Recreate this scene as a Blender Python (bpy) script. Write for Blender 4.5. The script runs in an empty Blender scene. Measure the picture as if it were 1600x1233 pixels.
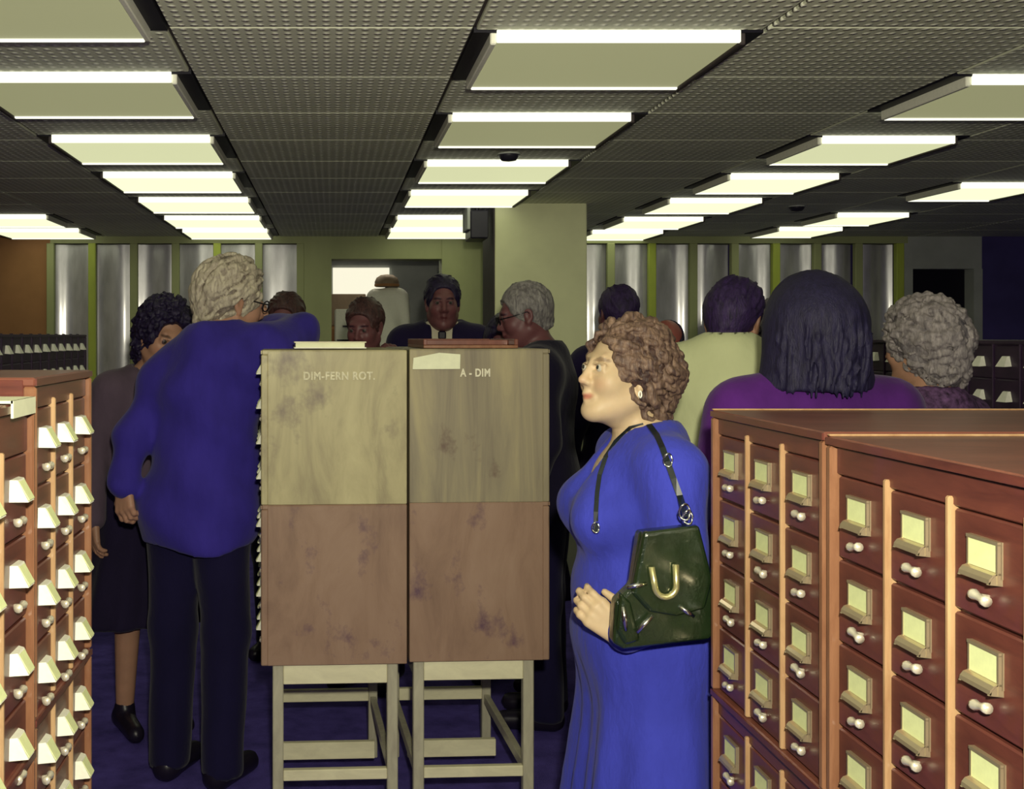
import bpy, bmesh, math, random
import numpy as np
from mathutils import Vector, Matrix
random.seed(4)
R = math.radians
SC = bpy.context.scene
COL = SC.collection

# ------------------------------------------------------------------ camera, world, flash, exposure
EYE, F = 1.60, 1700.0
VPX, VPY = 520.0, 525.0
cam_d = bpy.data.cameras.new('camera'); cam = bpy.data.objects.new('camera', cam_d); COL.objects.link(cam)
cam.location = (0, 0, EYE); cam.rotation_euler = (R(90), 0, 0)
cam_d.sensor_width = 36.0; cam_d.lens = 36.0 * F / 1600.0
cam_d.shift_x = (800 - VPX) / 1600.0; cam_d.shift_y = -(616.5 - VPY) / 1600.0
cam_d.clip_start = 0.05
SC.camera = cam
world = bpy.data.worlds.new('world'); SC.world = world; world.use_nodes = True
bg = world.node_tree.nodes['Background']; bg.inputs[0].default_value = (0.22, 0.15, 0.62, 1); bg.inputs[1].default_value = 0.16  # indigo fill added to tint the shadows purple
fl_d = bpy.data.lights.new('camera_flash', 'AREA'); fl_d.shape = 'DISK'; fl_d.size = 0.07
fl_d.energy = 74; fl_d.color = (1.0, 0.95, 0.74)
fl = bpy.data.objects.new('camera_flash', fl_d); COL.objects.link(fl)
fl.location = (0.06, -0.06, EYE + 0.20)
fl.rotation_euler = Vector((0.17, 1.0, 0.0)).to_track_quat('-Z', 'Y').to_euler()
SC.view_settings.view_transform = 'Standard'; SC.view_settings.look = 'None'
SC.view_settings.gamma = 1.0; SC.view_settings.exposure = 0.0; SC.view_settings.use_curve_mapping = False
LAMP = 1.25
CEIL = EYE + 0.80
BACK = 8.77

# ------------------------------------------------------------------ helpers
def px(x, y, Y):                      # photograph measurement -> place at depth Y
    return Vector(((x - VPX) * Y / F, Y, EYE - (y - VPY) * Y / F))

def tag(o, label=None, cat=None, group=None, kind=None):
    if label: o['label'] = label
    if cat: o['category'] = cat
    if group: o['group'] = group
    if kind: o['kind'] = kind
    return o

def link(name, data, parent=None, mat=None, loc=None, rot=None):
    o = bpy.data.objects.new(name, data); COL.objects.link(o)
    if parent is not None: o.parent = parent
    if mat is not None and data is not None and not len(data.materials): data.materials.append(mat)
    if loc is not None: o.location = loc
    if rot is not None: o.rotation_euler = rot
    return o

def empty(name, loc=(0, 0, 0), rz=0.0):
    o = bpy.data.objects.new(name, None); COL.objects.link(o)
    o.location = loc; o.rotation_euler = (0, 0, rz); o.empty_display_size = .1
    return o

class MB:
    """collects shapes of one part"""
    def __init__(s): s.bm = bmesh.new()
    def box(s, lo, hi, bev=0.0, rot=None, piv=None):
        lo, hi = Vector(lo), Vector(hi)
        vs = [s.bm.verts.new(((lo.x, hi.x)[i & 1], (lo.y, hi.y)[(i >> 1) & 1], (lo.z, hi.z)[(i >> 2) & 1])) for i in range(8)]
        fs = [s.bm.faces.new([vs[i] for i in q]) for q in ((0, 2, 3, 1), (4, 5, 7, 6), (0, 1, 5, 4), (2, 6, 7, 3), (0, 4, 6, 2), (1, 3, 7, 5))]
        if bev > 0:
            es = list({e for f in fs for e in f.edges})
            r = bmesh.ops.bevel(s.bm, geom=es, offset=bev, segments=1, affect='EDGES', profile=.5)
            vs = list({v for f in r['faces'] for v in f.verts})
        if rot is not None:
            c = Vector(piv) if piv is not None else (lo + hi) / 2
            bmesh.ops.rotate(s.bm, verts=vs, cent=c, matrix=rot)
        return s
    def poly(s, pts, faces):
        vs = [s.bm.verts.new(p) for p in pts]
        for f in faces: s.bm.faces.new([vs[i] for i in f])
        return s
    def tube(s, pts, rad, n=8, closed=False):
        pts = [Vector(p) for p in pts]; m = len(pts); rings = []
        rads = rad if isinstance(rad, (list, tuple)) else [rad] * m
        up = Vector((0.13, 0.31, 0.94)).normalized()
        for i, p in enumerate(pts):
            a = pts[(i - 1) % m] if (closed or i > 0) else p
            b = pts[(i + 1) % m] if (closed or i < m - 1) else p
            t = (b - a).normalized(); u = t.cross(up)
            if u.length < 1e-3: u = t.cross(Vector((1, 0, 0)))
            u.normalize(); w = t.cross(u)
            rings.append([s.bm.verts.new(p + (u * math.cos(k * 2 * math.pi / n) + w * math.sin(k * 2 * math.pi / n)) * rads[i]) for k in range(n)])
        for i in range(m if closed else m - 1):
            A, B = rings[i], rings[(i + 1) % m]
            for k in range(n): s.bm.faces.new((A[k], A[(k + 1) % n], B[(k + 1) % n], B[k]))
        if not closed:
            s.bm.faces.new(list(reversed(rings[0]))); s.bm.faces.new(rings[-1])
        return s
    def ribbon(s, pts, wid, thick, side):
        """flat strap: pts path, side = width direction"""
        side = Vector(side).normalized(); pts = [Vector(p) for p in pts]; rings = []
        for i, p in enumerate(pts):
            t = (pts[min(i + 1, len(pts) - 1)] - pts[max(i - 1, 0)]).normalized()
            w = (side - t * side.dot(t)).normalized() * wid / 2; n = t.cross(w).normalized() * thick / 2
            rings.append([s.bm.verts.new(p + a) for a in (w + n, -w + n, -w - n, w - n)])
        for A, B in zip(rings, rings[1:]):
            for k in range(4): s.bm.faces.new((A[k], A[(k + 1) % 4], B[(k + 1) % 4], B[k]))
        s.bm.faces.new(list(reversed(rings[0]))); s.bm.faces.new(rings[-1])
        return s
    def lathe(s, prof, n=16, axis='Z', c=(0, 0, 0)):
        c = Vector(c); rings = []
        for r, h in prof:
            ring = []
            for k in range(n):
                a = k * 2 * math.pi / n
                v = {'Z': (r * math.cos(a), r * math.sin(a), h), 'Y': (r * math.cos(a), h, r * math.sin(a)), 'X': (h, r * math.cos(a), r * math.sin(a))}[axis]
                ring.append(s.bm.verts.new(c + Vector(v)))
            rings.append(ring)
        for A, B in zip(rings, rings[1:]):
            for k in range(n): s.bm.faces.new((A[k], A[(k + 1) % n], B[(k + 1) % n], B[k]))
        s.bm.faces.new(list(reversed(rings[0]))); s.bm.faces.new(rings[-1])
        return s
    def mesh(s, name, mat=None, smooth=False):
        bmesh.ops.recalc_face_normals(s.bm, faces=s.bm.faces)
        me = bpy.data.meshes.new(name); s.bm.to_mesh(me); s.bm.free()
        if mat: me.materials.append(mat)
        if smooth: me.polygons.foreach_set('use_smooth', [True] * len(me.polygons))
        return me
    def build(s, name, mat, parent=None, loc=None, rot=None, smooth=False):
        return link(name, s.mesh(name, mat, smooth), parent, None, loc, rot)

# ------------------------------------------------------------------ materials
def new_mat(name):
    m = bpy.data.materials.new(name); m.use_nodes = True
    nt = m.node_tree; b = nt.nodes['Principled BSDF']
    return m, nt, b

def noise(nt, scale, stretch=(1, 1, 1), detail=4, rough=.6, coord='Object', dist=0.0):
    tc = nt.nodes.new('ShaderNodeTexCoord'); mp = nt.nodes.new('ShaderNodeMapping'); mp.inputs['Scale'].default_value = stretch
    n = nt.nodes.new('ShaderNodeTexNoise'); n.inputs['Scale'].default_value = scale; n.inputs['Detail'].default_value = detail
    n.inputs['Roughness'].default_value = rough; n.inputs['Distortion'].default_value = dist
    nt.links.new(tc.outputs[coord], mp.inputs[0]); nt.links.new(mp.outputs[0], n.inputs['Vector'])
    return n

def ramp(nt, src, stops):
    r = nt.nodes.new('ShaderNodeValToRGB'); e = r.color_ramp.elements
    while len(e) < len(stops): e.new(.5)
    for k, (p, c) in enumerate(stops): e[k].position = p; e[k].color = (*c, 1)
    nt.links.new(src, r.inputs[0]); return r

def mat(name, c, rough=.6, spec=.3, var=.15, scale=20, stretch=(1, 1, 1), bump=0.0, bscale=None, metal=0.0, coat=0.0, sheen=0.0, crough=.15):
    m, nt, b = new_mat(name)
    b.inputs['Roughness'].default_value = rough; b.inputs['Specular IOR Level'].default_value = spec
    b.inputs['Metallic'].default_value = metal; b.inputs['Coat Weight'].default_value = coat; b.inputs['Coat Roughness'].default_value = crough
    if sheen: b.inputs['Sheen Weight'].default_value = sheen
    c = Vector(c)
    if var > 0:
        n = noise(nt, scale, stretch)
        r = ramp(nt, n.outputs[0], [(.28, tuple(c * (1 - var))), (.72, tuple(c * (1 + var)))])
        nt.links.new(r.outputs[0], b.inputs['Base Color'])
    else: b.inputs['Base Color'].default_value = (*c, 1)
    if bump > 0:
        n2 = noise(nt, bscale or scale, stretch); bp = nt.nodes.new('ShaderNodeBump'); bp.inputs['Strength'].default_value = bump
        bp.inputs['Distance'].default_value = .01
        nt.links.new(n2.outputs[0], bp.inputs['Height']); nt.links.new(bp.outputs[0], b.inputs['Normal'])
    return m

def wood(name, stops, grain=(6, 6, .7), scale=6, rough=.35, blot=None, coat=.2, bump=.08):
    m, nt, b = new_mat(name)
    n = noise(nt, scale, grain, 6, .65, dist=.6); r = ramp(nt, n.outputs[0], stops)
    col = r.outputs[0]
    if blot:
        n3 = noise(nt, blot[0], (1, 1, .8), 5, .65); r3 = ramp(nt, n3.outputs[0], [(blot[1], (0, 0, 0)), (blot[2], (1, 1, 1))])
        mx = nt.nodes.new('ShaderNodeMix'); mx.data_type = 'RGBA'; mx.inputs['B'].default_value = (*blot[3], 1)
        nt.links.new(r3.outputs[0], mx.inputs['Factor']); nt.links.new(col, mx.inputs['A']); col = mx.outputs['Result']
    nt.links.new(col, b.inputs['Base Color'])
    b.inputs['Roughness'].default_value = rough; b.inputs['Coat Weight'].default_value = coat; b.inputs['Coat Roughness'].default_value = .2
    b.inputs['Specular IOR Level'].default_value = .35
    bp = nt.nodes.new('ShaderNodeBump'); bp.inputs['Strength'].default_value = bump; bp.inputs['Distance'].default_value = .003
    nt.links.new(n.outputs[0], bp.inputs['Height']); nt.links.new(bp.outputs[0], b.inputs['Normal'])
    return m

def emit(name, c, s):
    m, nt, b = new_mat(name)
    b.inputs['Base Color'].default_value = (.22, .22, .15, 1); b.inputs['Emission Color'].default_value = (*c, 1); b.inputs['Emission Strength'].default_value = s
    b.inputs['Roughness'].default_value = .5
    return m

M = {}
M['red_wood'] = wood('red_wood', [(.25, (.070, .020, .018)), (.6, (.145, .042, .030)), (.85, (.21, .070, .042))], grain=(1, 1, 7), scale=5, blot=(4, .5, .75, (.13, .035, .055)))
M['edge_wood'] = wood('edge_wood', [(.3, (.36, .20, .10)), (.7, (.55, .36, .19))], grain=(6, 6, 1), scale=5, rough=.3)  # paler than the fronts: flash highlight on the edges put into the colour
M['trim_wood'] = wood('trim_wood', [(.3, (.20, .085, .045)), (.7, (.33, .16, .085))], grain=(6, 6, 1), scale=5, rough=.3)
M['top_wood'] = wood('top_wood', [(.3, (.13, .042, .03)), (.7, (.23, .080, .052))], grain=(4, 1, 1), scale=4, rough=.4)
M['ply_upper'] = wood('ply_upper', [(.25, (.26, .215, .13)), (.5, (.45, .40, .22)), (.75, (.58, .53, .29))], grain=(3.5, 3.5, .9), scale=2.6, rough=.5, blot=(6, .55, .72, (.19, .145, .115)), coat=.05)
M['ply_lower'] = wood('ply_lower', [(.25, (.20, .12, .085)), (.5, (.30, .19, .13)), (.75, (.36, .24, .17))], grain=(3, 3, 1), scale=2.6, rough=.5, blot=(8, .57, .72, (.13, .07, .095)), coat=.05)
M['ply_upper_grey'] = wood('ply_upper_grey', [(.25, (.17, .14, .105)), (.5, (.29, .25, .16)), (.75, (.43, .37, .20))], grain=(5, 5, .5), scale=2.4, rough=.5, blot=(5, .63, .72, (.16, .11, .08)), coat=.05)
M['stand_wood'] = wood('stand_wood', [(.3, (.36, .33, .25)), (.7, (.52, .50, .36))], grain=(4, 4, 1.5), scale=5, rough=.45)
M['stand_rail'] = wood('stand_rail', [(.3, (.66, .62, .42)), (.7, (.84, .80, .54))], grain=(1.5, 4, 4), scale=5, rough=.45)
M['dark_catalog'] = wood('dark_catalog', [(.3, (.028, .014, .040)), (.7, (.05, .022, .06))], grain=(1, 1, 5), scale=5, rough=.4)
M['brass'] = mat('brass', (.78, .66, .36), rough=.28, metal=.85, var=.1)
M['pull_metal'] = mat('pull_metal', (.42, .37, .19), rough=.35, metal=.6, var=.15, scale=60)
M['frame_metal'] = mat('frame_metal', (.55, .46, .30), rough=.3, metal=.7, var=.1)
M['knob_metal'] = mat('knob_metal', (.92, .86, .68), rough=.25, metal=.55, var=.05)
M['white_metal'] = mat('white_metal', (.88, .88, .74), rough=.35, spec=.5, var=.06, scale=80)
M['card'] = mat('card', (.74, .80, .42), rough=.6, var=.06, scale=90)
M['card_white'] = mat('card_white', (.93, .92, .80), rough=.6, var=.04, scale=90)
M['paper'] = mat('paper', (.86, .88, .62), rough=.8, var=.05, scale=30)
M['stencil'] = mat('stencil', (.80, .76, .58), rough=.8, var=.15, scale=160)
M['stencil_worn'] = mat('stencil_worn', (.72, .68, .48), rough=.8, var=.25, scale=120)
M['carpet'] = mat('carpet', (.10, .075, .34), rough=.95, spec=.1, var=.35, scale=9, bump=.5, bscale=300)
M['olive'] = mat('olive', (.36, .39, .19), rough=.6, var=.12, scale=3, stretch=(1, 1, .4))
M['olive_bright'] = mat('olive_bright', (.42, .50, .08), rough=.45, var=.2, scale=4, stretch=(1, 1, .4))
M['column'] = mat('column', (.74, .76, .46), rough=.55, var=.10, scale=2.2)
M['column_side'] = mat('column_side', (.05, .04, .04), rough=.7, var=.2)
M['brown_wall'] = mat('brown_wall', (.36, .18, .075), rough=.75, var=.2, scale=2)
M['dark_wall'] = mat('dark_wall', (.07, .055, .20), rough=.8, var=.25, scale=2)
M['grey_wall'] = mat('grey_wall', (.38, .40, .37), rough=.7, var=.15, scale=3)
M['baseboard'] = mat('baseboard', (.28, .26, .14), rough=.5, var=.1)
M['black'] = mat('black', (.006, .005, .012), rough=.5, var=0)
M['dark_metal'] = mat('dark_metal', (.02, .018, .03), rough=.4, var=.1)
M['drape'] = mat('drape', (.50, .49, .52), rough=.30, spec=.7, var=.3, scale=3, stretch=(2.5, 2.5, .7), metal=.20, coat=1.0, crough=.11)
M['lamp_rim'] = emit('lamp_rim', (1.0, 1.0, .80), 1.0 * LAMP)
M['lamp_near'] = emit('lamp_near', (.80, .80, .42), .27 * LAMP)
M['lamp_mid'] = emit('lamp_mid', (.93, .96, .56), .58 * LAMP)
M['lamp_far'] = emit('lamp_far', (.96, 1.0, .64), .86 * LAMP)
M['room_glow'] = emit('room_glow', (1.0, .95, .74), .95)
M['tube_glow'] = emit('tube_glow', (1.0, .95, .78), 14.0)
M['drawer_beige'] = mat('drawer_beige', (.30, .22, .15), rough=.6, var=.1)

# ceiling tile with a grid of raised dots, flash highlights tinted into them
def dot_mat():
    m, nt, b = new_mat('ceiling_tile'); L = nt.links
    tc = nt.nodes.new('ShaderNodeTexCoord'); sp = nt.nodes.new('ShaderNodeSeparateXYZ')
    gm = nt.nodes.new('ShaderNodeNewGeometry'); L.new(gm.outputs['Position'], sp.inputs[0])
    def mth(op, a, bb=None, v=None):
        n = nt.nodes.new('ShaderNodeMath'); n.operation = op
        L.new(a, n.inputs[0])
        if bb is not None: L.new(bb, n.inputs[1])
        if v is not None: n.inputs[1].default_value = v
        return n.outputs[0]
    def cell(o, s, off):
        f = mth('FRACT', mth('ADD', mth('MULTIPLY', o, v=1 / s), v=100.0 + off)); return mth('ABSOLUTE', mth('SUBTRACT', f, v=.5))
    dx = cell(sp.outputs[0], .034, 0); dy = cell(sp.outputs[1], .040, .5)
    d = mth('SQRT', mth('ADD', mth('MULTIPLY', dx, dx), mth('MULTIPLY', dy, dy)))
    dot = ramp(nt, d, [(.10, (1, 1, 1)), (.34, (0, 0, 0))])
    n = noise(nt, 3, coord='Object'); base = ramp(nt, n.outputs[0], [(.3, (.56, .58, .44)), (.7, (.68, .70, .52))])
    mx = nt.nodes.new('ShaderNodeMix'); mx.data_type = 'RGBA'; mx.inputs['B'].default_value = (.95, .96, .80, 1)
    L.new(dot.outputs[0], mx.inputs['Factor']); L.new(base.outputs[0], mx.inputs['A']); L.new(mx.outputs['Result'], b.inputs['Base Color'])
    bp = nt.nodes.new('ShaderNodeBump'); bp.inputs['Distance'].default_value = .006; bp.inputs['Strength'].default_value = .8
    L.new(dot.outputs[0], bp.inputs['Height']); L.new(bp.outputs[0], b.inputs['Normal'])
    b.inputs['Roughness'].default_value = .7
    return m
M['ceiling_tile'] = dot_mat()

def skin_mat(name, c, lip=(.5, .12, .08), brow=(.06, .04, .03)):
    m, nt, b = new_mat(name); L = nt.links
    n = noise(nt, 14); r = ramp(nt, n.outputs[0], [(.3, tuple(Vector(c) * .92)), (.7, tuple(Vector(c) * 1.08))])
    at = nt.nodes.new('ShaderNodeAttribute'); at.attribute_name = 'tint'; sp = nt.nodes.new('ShaderNodeSeparateColor'); L.new(at.outputs['Color'], sp.inputs[0])
    col = r.outputs[0]
    for k, cc in ((0, lip), (1, brow), (2, tuple(Vector(c) * Vector((1.0, .72, .72))))):
        mx = nt.nodes.new('ShaderNodeMix'); mx.data_type = 'RGBA'; mx.inputs['B'].default_value = (*cc, 1)
        L.new(sp.outputs[k], mx.inputs['Factor']); L.new(col, mx.inputs['A']); col = mx.outputs['Result']
    L.new(col, b.inputs['Base Color']); b.inputs['Roughness'].default_value = .48; b.inputs['Specular IOR Level'].default_value = .35
    b.inputs['Subsurface Weight'].default_value = .08; b.inputs['Subsurface Radius'].default_value = (.02, .008, .004)
    return m
M['skin_fair'] = skin_mat('skin_fair', (.62, .46, .28), lip=(.50, .20, .13), brow=(.24, .16, .10))
M['skin_tan'] = skin_mat('skin_tan', (.42, .23, .15))
M['skin_shade'] = skin_mat('skin_shade', (.15, .058, .062), lip=(.11, .03, .035), brow=(.02, .008, .02))  # dark copy of skin: dim light on far faces put into the colour
M['skin_ruddy'] = skin_mat('skin_ruddy', (.34, .10, .08), brow=(.05, .02, .02))

def hair_mat(name, a, c, rough=.45):
    m, nt, b = new_mat(name); L = nt.links
    n = noise(nt, 22, (3, 3, .8), 5, .6, dist=1.2); r = ramp(nt, n.outputs[0], [(.3, a), (.68, c)])
    L.new(r.outputs[0], b.inputs['Base Color']); b.inputs['Roughness'].default_value = rough; b.inputs['Specular IOR Level'].default_value = .35
    n2 = noise(nt, 60, (3, 3, .6), 3, .6, dist=1.5); bp = nt.nodes.new('ShaderNodeBump'); bp.inputs['Strength'].default_value = .5; bp.inputs['Distance'].default_value = .006
    L.new(n2.outputs[0], bp.inputs['Height']); L.new(bp.outputs[0], b.inputs['Normal'])
    return m
M['hair_brown'] = hair_mat('hair_brown', (.018, .008, .014), (.12, .070, .050))
M['locks_brown'] = hair_mat('locks_brown', (.042, .022, .024), (.27, .175, .12))  # locks paler than their shell: highlights and shaded gaps put into colour
M['locks_grey'] = hair_mat('locks_grey', (.26, .21, .17), (.66, .60, .44))
M['locks_greyblue'] = hair_mat('locks_greyblue', (.12, .105, .11), (.36, .32, .31))
M['hair_black'] = hair_mat('hair_black', (.006, .004, .014), (.022, .014, .055))
M['hair_navy'] = hair_mat('hair_navy', (.010, .008, .028), (.022, .018, .060), .6)
M['hair_purple'] = hair_mat('hair_purple', (.014, .008, .030), (.050, .024, .11), .55)
M['hair_grey'] = hair_mat('hair_grey', (.10, .075, .07), (.34, .29, .22))
M['hair_silver'] = hair_mat('hair_silver', (.09, .08, .09), (.34, .32, .30))
M['hair_greyblue'] = hair_mat('hair_greyblue', (.05, .045, .055), (.25, .22, .22))
M['hair_umber'] = hair_mat('hair_umber', (.02, .008, .012), (.09, .04, .035))

def cloth(name, c, rough=.85, var=.2, scale=6, bump=.35, bscale=26, stretch=(1, 1, .5), sheen=.1):
    return mat(name, c, rough=rough, spec=.15, var=var, scale=scale, stretch=stretch, bump=bump, bscale=bscale, sheen=sheen)
M['dress_blue'] = cloth('dress_blue', (.048, .058, .46), var=.22, sheen=.08, bump=.6)
M['blazer_blue'] = cloth('blazer_blue', (.038, .026, .26), var=.3)
M['trouser_navy'] = cloth('trouser_navy', (.008, .006, .035))
M['suit_navy'] = cloth('suit_navy', (.010, .006, .035))
M['suit_black'] = cloth('suit_black', (.008, .006, .022))
M['cream_shirt'] = cloth('cream_shirt', (.66, .70, .40), var=.07)
M['shirt_white'] = cloth('shirt_white', (.60, .55, .42), var=.06)
M['purple_top'] = cloth('purple_top', (.085, .016, .17), var=.35)
M['mauve_coat'] = cloth('mauve_coat', (.10, .07, .10), var=.25)
M['plum_top'] = cloth('plum_top', (.05, .012, .05), var=.3)
M['olive_top'] = cloth('olive_top', (.17, .17, .02), var=.2)
M['beige_top'] = cloth('beige_top', (.30, .22, .15), var=.2)
M['print_top'] = mat('print_top', (.10, .05, .12), rough=.8, var=.9, scale=55)
M['skirt_dark'] = cloth('skirt_dark', (.012, .008, .03))
M['shoe'] = mat('shoe', (.012, .009, .02), rough=.35, var=0)
M['tie'] = mat('tie', (.006, .004, .016), rough=.5, var=0)
M['eye_white'] = mat('eye_white', (.55, .50, .40), rough=.2, var=0)
M['eye_shaded'] = mat('eye_shaded', (.10, .07, .07), rough=.3, var=0)  # eye white darkened to paint the shade on dim faces
M['iris'] = mat('iris', (.03, .03, .025), rough=.15, var=0)
M['bag_leather'] = mat('bag_leather', (.012, .024, .008), rough=.22, spec=.6, var=.3, scale=12, bump=.25, bscale=70, coat=.5)
M['bag_strap'] = mat('bag_strap', (.012, .018, .022), rough=.25, spec=.6, var=.1)
M['gold'] = mat('gold', (.85, .80, .40), rough=.25, metal=.8, var=.05)
M['chrome'] = mat('chrome', (.85, .88, .88), rough=.15, metal=1, var=0)
M['glasses'] = mat('glasses', (.008, .006, .01), rough=.3, var=0)

# ------------------------------------------------------------------ room shell
def struct(o): o['kind'] = 'structure'; return o
struct(MB().box((-4.5, -1.5, -.1), (6.6, 12.5, 0)).build('floor', M['carpet']))
ceil_o = struct(MB().box((-4.5, -1.5, CEIL + .012), (6.6, 12.5, CEIL + .15)).build('ceiling', M['column_side']))

# light columns: x range, y of the near edges
FX = {'L': (-1.18, -.43, [2.30, 3.30, 4.33, 5.30, 6.27, 7.23, 8.10]), 'M': (.37, 1.13, [1.82, 2.85, 3.90, 4.94, 5.96, 7.20, 8.05]),
      'R': (1.90, 2.55, [2.33, 3.33, 4.35, 5.35, 6.31, 7.31, 8.20]), 'Q': (3.22, 3.80, [4.40, 5.67, 7.06, 7.98]), 'P': (-2.60, -1.83, [7.16, 8.08])}
FD = .54
# ceiling panels
strips = [(-4.4, -3.4, 0), (-3.4, -2.60, 0), (-2.60, -1.83, 'P'), (-1.83, -1.18, 0), (-1.18, -.43, 'L'), (-.43, .37, 0), (.37, 1.13, 'M'), (1.13, 1.90, 0), (1.90, 2.55, 'R'),
          (2.55, 3.22, 0), (3.22, 3.80, 'Q'), (3.80, 4.70, 0), (4.70, 5.6, 0), (5.6, 6.5, 0)]
tile_cache = {}
def tile(x0, x1, y0, y1):
    w, d = round(x1 - x0 - .012, 3), round(y1 - y0 - .010, 3)
    if w < .05 or d < .05: return
    me = tile_cache.get((w, d))
    if me is None:
        me = tile_cache[(w, d)] = MB().box((-w / 2, -d / 2, 0), (w / 2, d / 2, .014), bev=.003).mesh('ceiling_panel', M['ceiling_tile'])
    link('ceiling_panel', me, ceil_o, None, ((x0 + x1) / 2, (y0 + y1) / 2, CEIL))
for x0, x1, key in strips:
    if key:
        ys = FX[key][2]; prev = None
        edges = []
        y = -1.5
        for f in ys: edges.append((y, f)); y = f + FD
        edges.append((y, BACK + .02))
        for a, b_ in edges:
            n = max(1, round((b_ - a) / .55)) if b_ - a > .9 else 1
            for k in range(n): tile(x0, x1, a + (b_ - a) * k / n, a + (b_ - a) * (k + 1) / n)
    else:
        for k in range(19): tile(x0, x1, -1.5 + .54 * k, min(-1.5 + .54 * (k + 1), BACK + .02))

# back wall (piers, lintel, wall ends) and the openings in it
def wall_part(x0, x1, z0, z1, m, name, parent, d0=0.0, d1=.22):
    return MB().box((x0, BACK + d0, z0), (x1, BACK + d1, z1)).build(name, m, parent)
wb = empty('wall_back', (0, 0, 0)); struct(wb)
wall_part(-4.5, -2.27, 0, CEIL + .01, M['brown_wall'], 'panel', wb)
wall_part(-.26, -.01, 0, CEIL + .01, M['olive'], 'pier', wb, -.03)
wall_part(.877, 1.24, 0, CEIL + .01, M['olive'], 'pier', wb, -.03)
wall_part(-.01, .877, 2.22, CEIL + .01, M['olive'], 'lintel', wb, -.02)
wall_part(-2.27, -.26, 2.345, CEIL + .01, M['olive'], 'lintel', wb, -.03)
wall_part(1.24, 4.62, 2.345, CEIL + .01, M['olive'], 'lintel', wb, -.03)
wall_part(4.62, 5.22, 2.14, CEIL + .01, M['grey_wall'], 'lintel', wb, -.02)
wall_part(5.15, 5.22, 0, 2.14, M['grey_wall'], 'pier', wb, -.03)
wall_part(4.56, 4.66, 0, 2.345, M['grey_wall'], 'pier', wb, -.03)
wall_part(5.22, 6.6, 0, CEIL + .01, M['dark_wall'], 'panel', wb)
wall_part(-2.27, -.26, 0, CEIL, M['dark_wall'], 'panel', wb, .14, .22)
wall_part(1.24, 4.62, 0, CEIL, M['dark_wall'], 'panel', wb, .14, .22)
struct(MB().box((-4.6, -1.5, 0), (-4.5, 12.5, CEIL + .1)).build('wall_left', M['brown_wall']))
struct(MB().box((6.6, -1.5, 0), (6.7, 12.5, CEIL + .1)).build('wall_right', M['dark_wall']))
struct(MB().box((-2.6, BACK - .05, 0), (-.26, BACK - .005, .10)).build('baseboard_back', M['baseboard']))
struct(MB().box((1.24, BACK - .05, 0), (4.56, BACK - .005, .10)).build('baseboard_back', M['baseboard']))
d1 = struct(MB().box((4.66, BACK + .10, 0), (5.15, BACK + .14, 2.14)).build('dark_doorway', M['black']))  # black sheet filling the opening, paints the darkness beyond it
MB().box((4.70, BACK + .07, 1.0), (4.73, BACK + .10, 1.14), bev=.006).build('door_handle', M['dark_metal'], d1)

# window bays: olive mullions with pleated shiny drapes between
def drape_mesh(w, h, folds, seed, amp):
    rnd = random.Random(seed); n = folds * 40; pts = []; ph = rnd.uniform(0, 6)
    for i in range(n + 1):
        u = i / n
        pts.append(((u - .5) * w, amp * math.sin(u * folds * 2 * math.pi + ph)))
    v = [(x, y + .0006 * math.sin(z * 3 + x * 9), z) for z in (0, h * .3, h * .6, h) for x, y in pts]; m = n + 1
    f = [(r * m + i, r * m + i + 1, (r + 1) * m + i + 1, (r + 1) * m + i) for r in range(3) for i in range(n)]
    me = bpy.data.meshes.new('drape'); me.from_pydata(v, [], f); me.materials.append(M['drape'])
    me.polygons.foreach_set('use_smooth', [True] * len(f)); return me
for idx, (xa, xb, n) in enumerate(((-2.27, -.26, 6), (1.24, 4.56, 10))):
    w1 = empty(f'window_{idx + 1}', ((xa + xb) / 2, BACK, 0)); struct(w1)
    st = (xb - xa) / n
    for k in range(n + 1):
        wd = .030
        MB().box((xa + st * k - wd - (xa + xb) / 2, -.035, .10), (xa + st * k + wd - (xa + xb) / 2, .02, 2.345), bev=.004).build('mullion', M['olive_bright'] if k % 3 == 1 else M['olive'], w1)
    for k in range(n):
        xc = xa + st * (k + .5); kk = 2 * math.pi / (st - .05)
        me = drape_mesh(st - .05, 2.24, 1, k + idx * 20, (abs(xc) / BACK + .03) / kk)
        link('drape', me, w1, None, (xa + st * (k + .5) - (xa + xb) / 2, .05, .10))

# room beyond the opening
rb = empty('wall_beyond', (0, 0, 0)); struct(rb)
MB().box((-1.2, 11.2, 0), (2.2, 11.3, CEIL)).build('panel', M['grey_wall'], rb)
MB().box((-1.2, BACK + .22, 0), (-1.1, 11.2, CEIL)).build('panel', M['grey_wall'], rb)
MB().box((2.1, BACK + .22, 0), (2.2, 11.2, CEIL)).build('panel', M['dark_wall'], rb)
w3 = empty('window_3', (.02, 11.17, 0)); struct(w3)
MB().box((-.02, 0, 1.88), (.56, .03, 2.30)).build('pane', M['room_glow'], w3)
MB().box((-.06, -.02, 1.84), (.60, .015, 1.88)).build('window_sill', M['olive'], w3)
tl = empty('tube_lamp', (.40, 9.6, CEIL - .06))
MB().box((-.32, -.05, .02), (.32, .05, .06)).build('housing', M['dark_metal'], tl)
MB().lathe([(.018, -.30), (.018, .30)], 10, 'X').build('tube', M['tube_glow'], tl, smooth=True)
tag(tl, 'short bare fluorescent tube in the small room beyond the opening', 'lamp')
fc = empty('filing_cabinet', (.13, 10.0, 0))
MB().box((-.17, -.16, 0), (.17, .2, 1.69), bev=.01).build('body', M['brown_wall'], fc)
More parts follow.
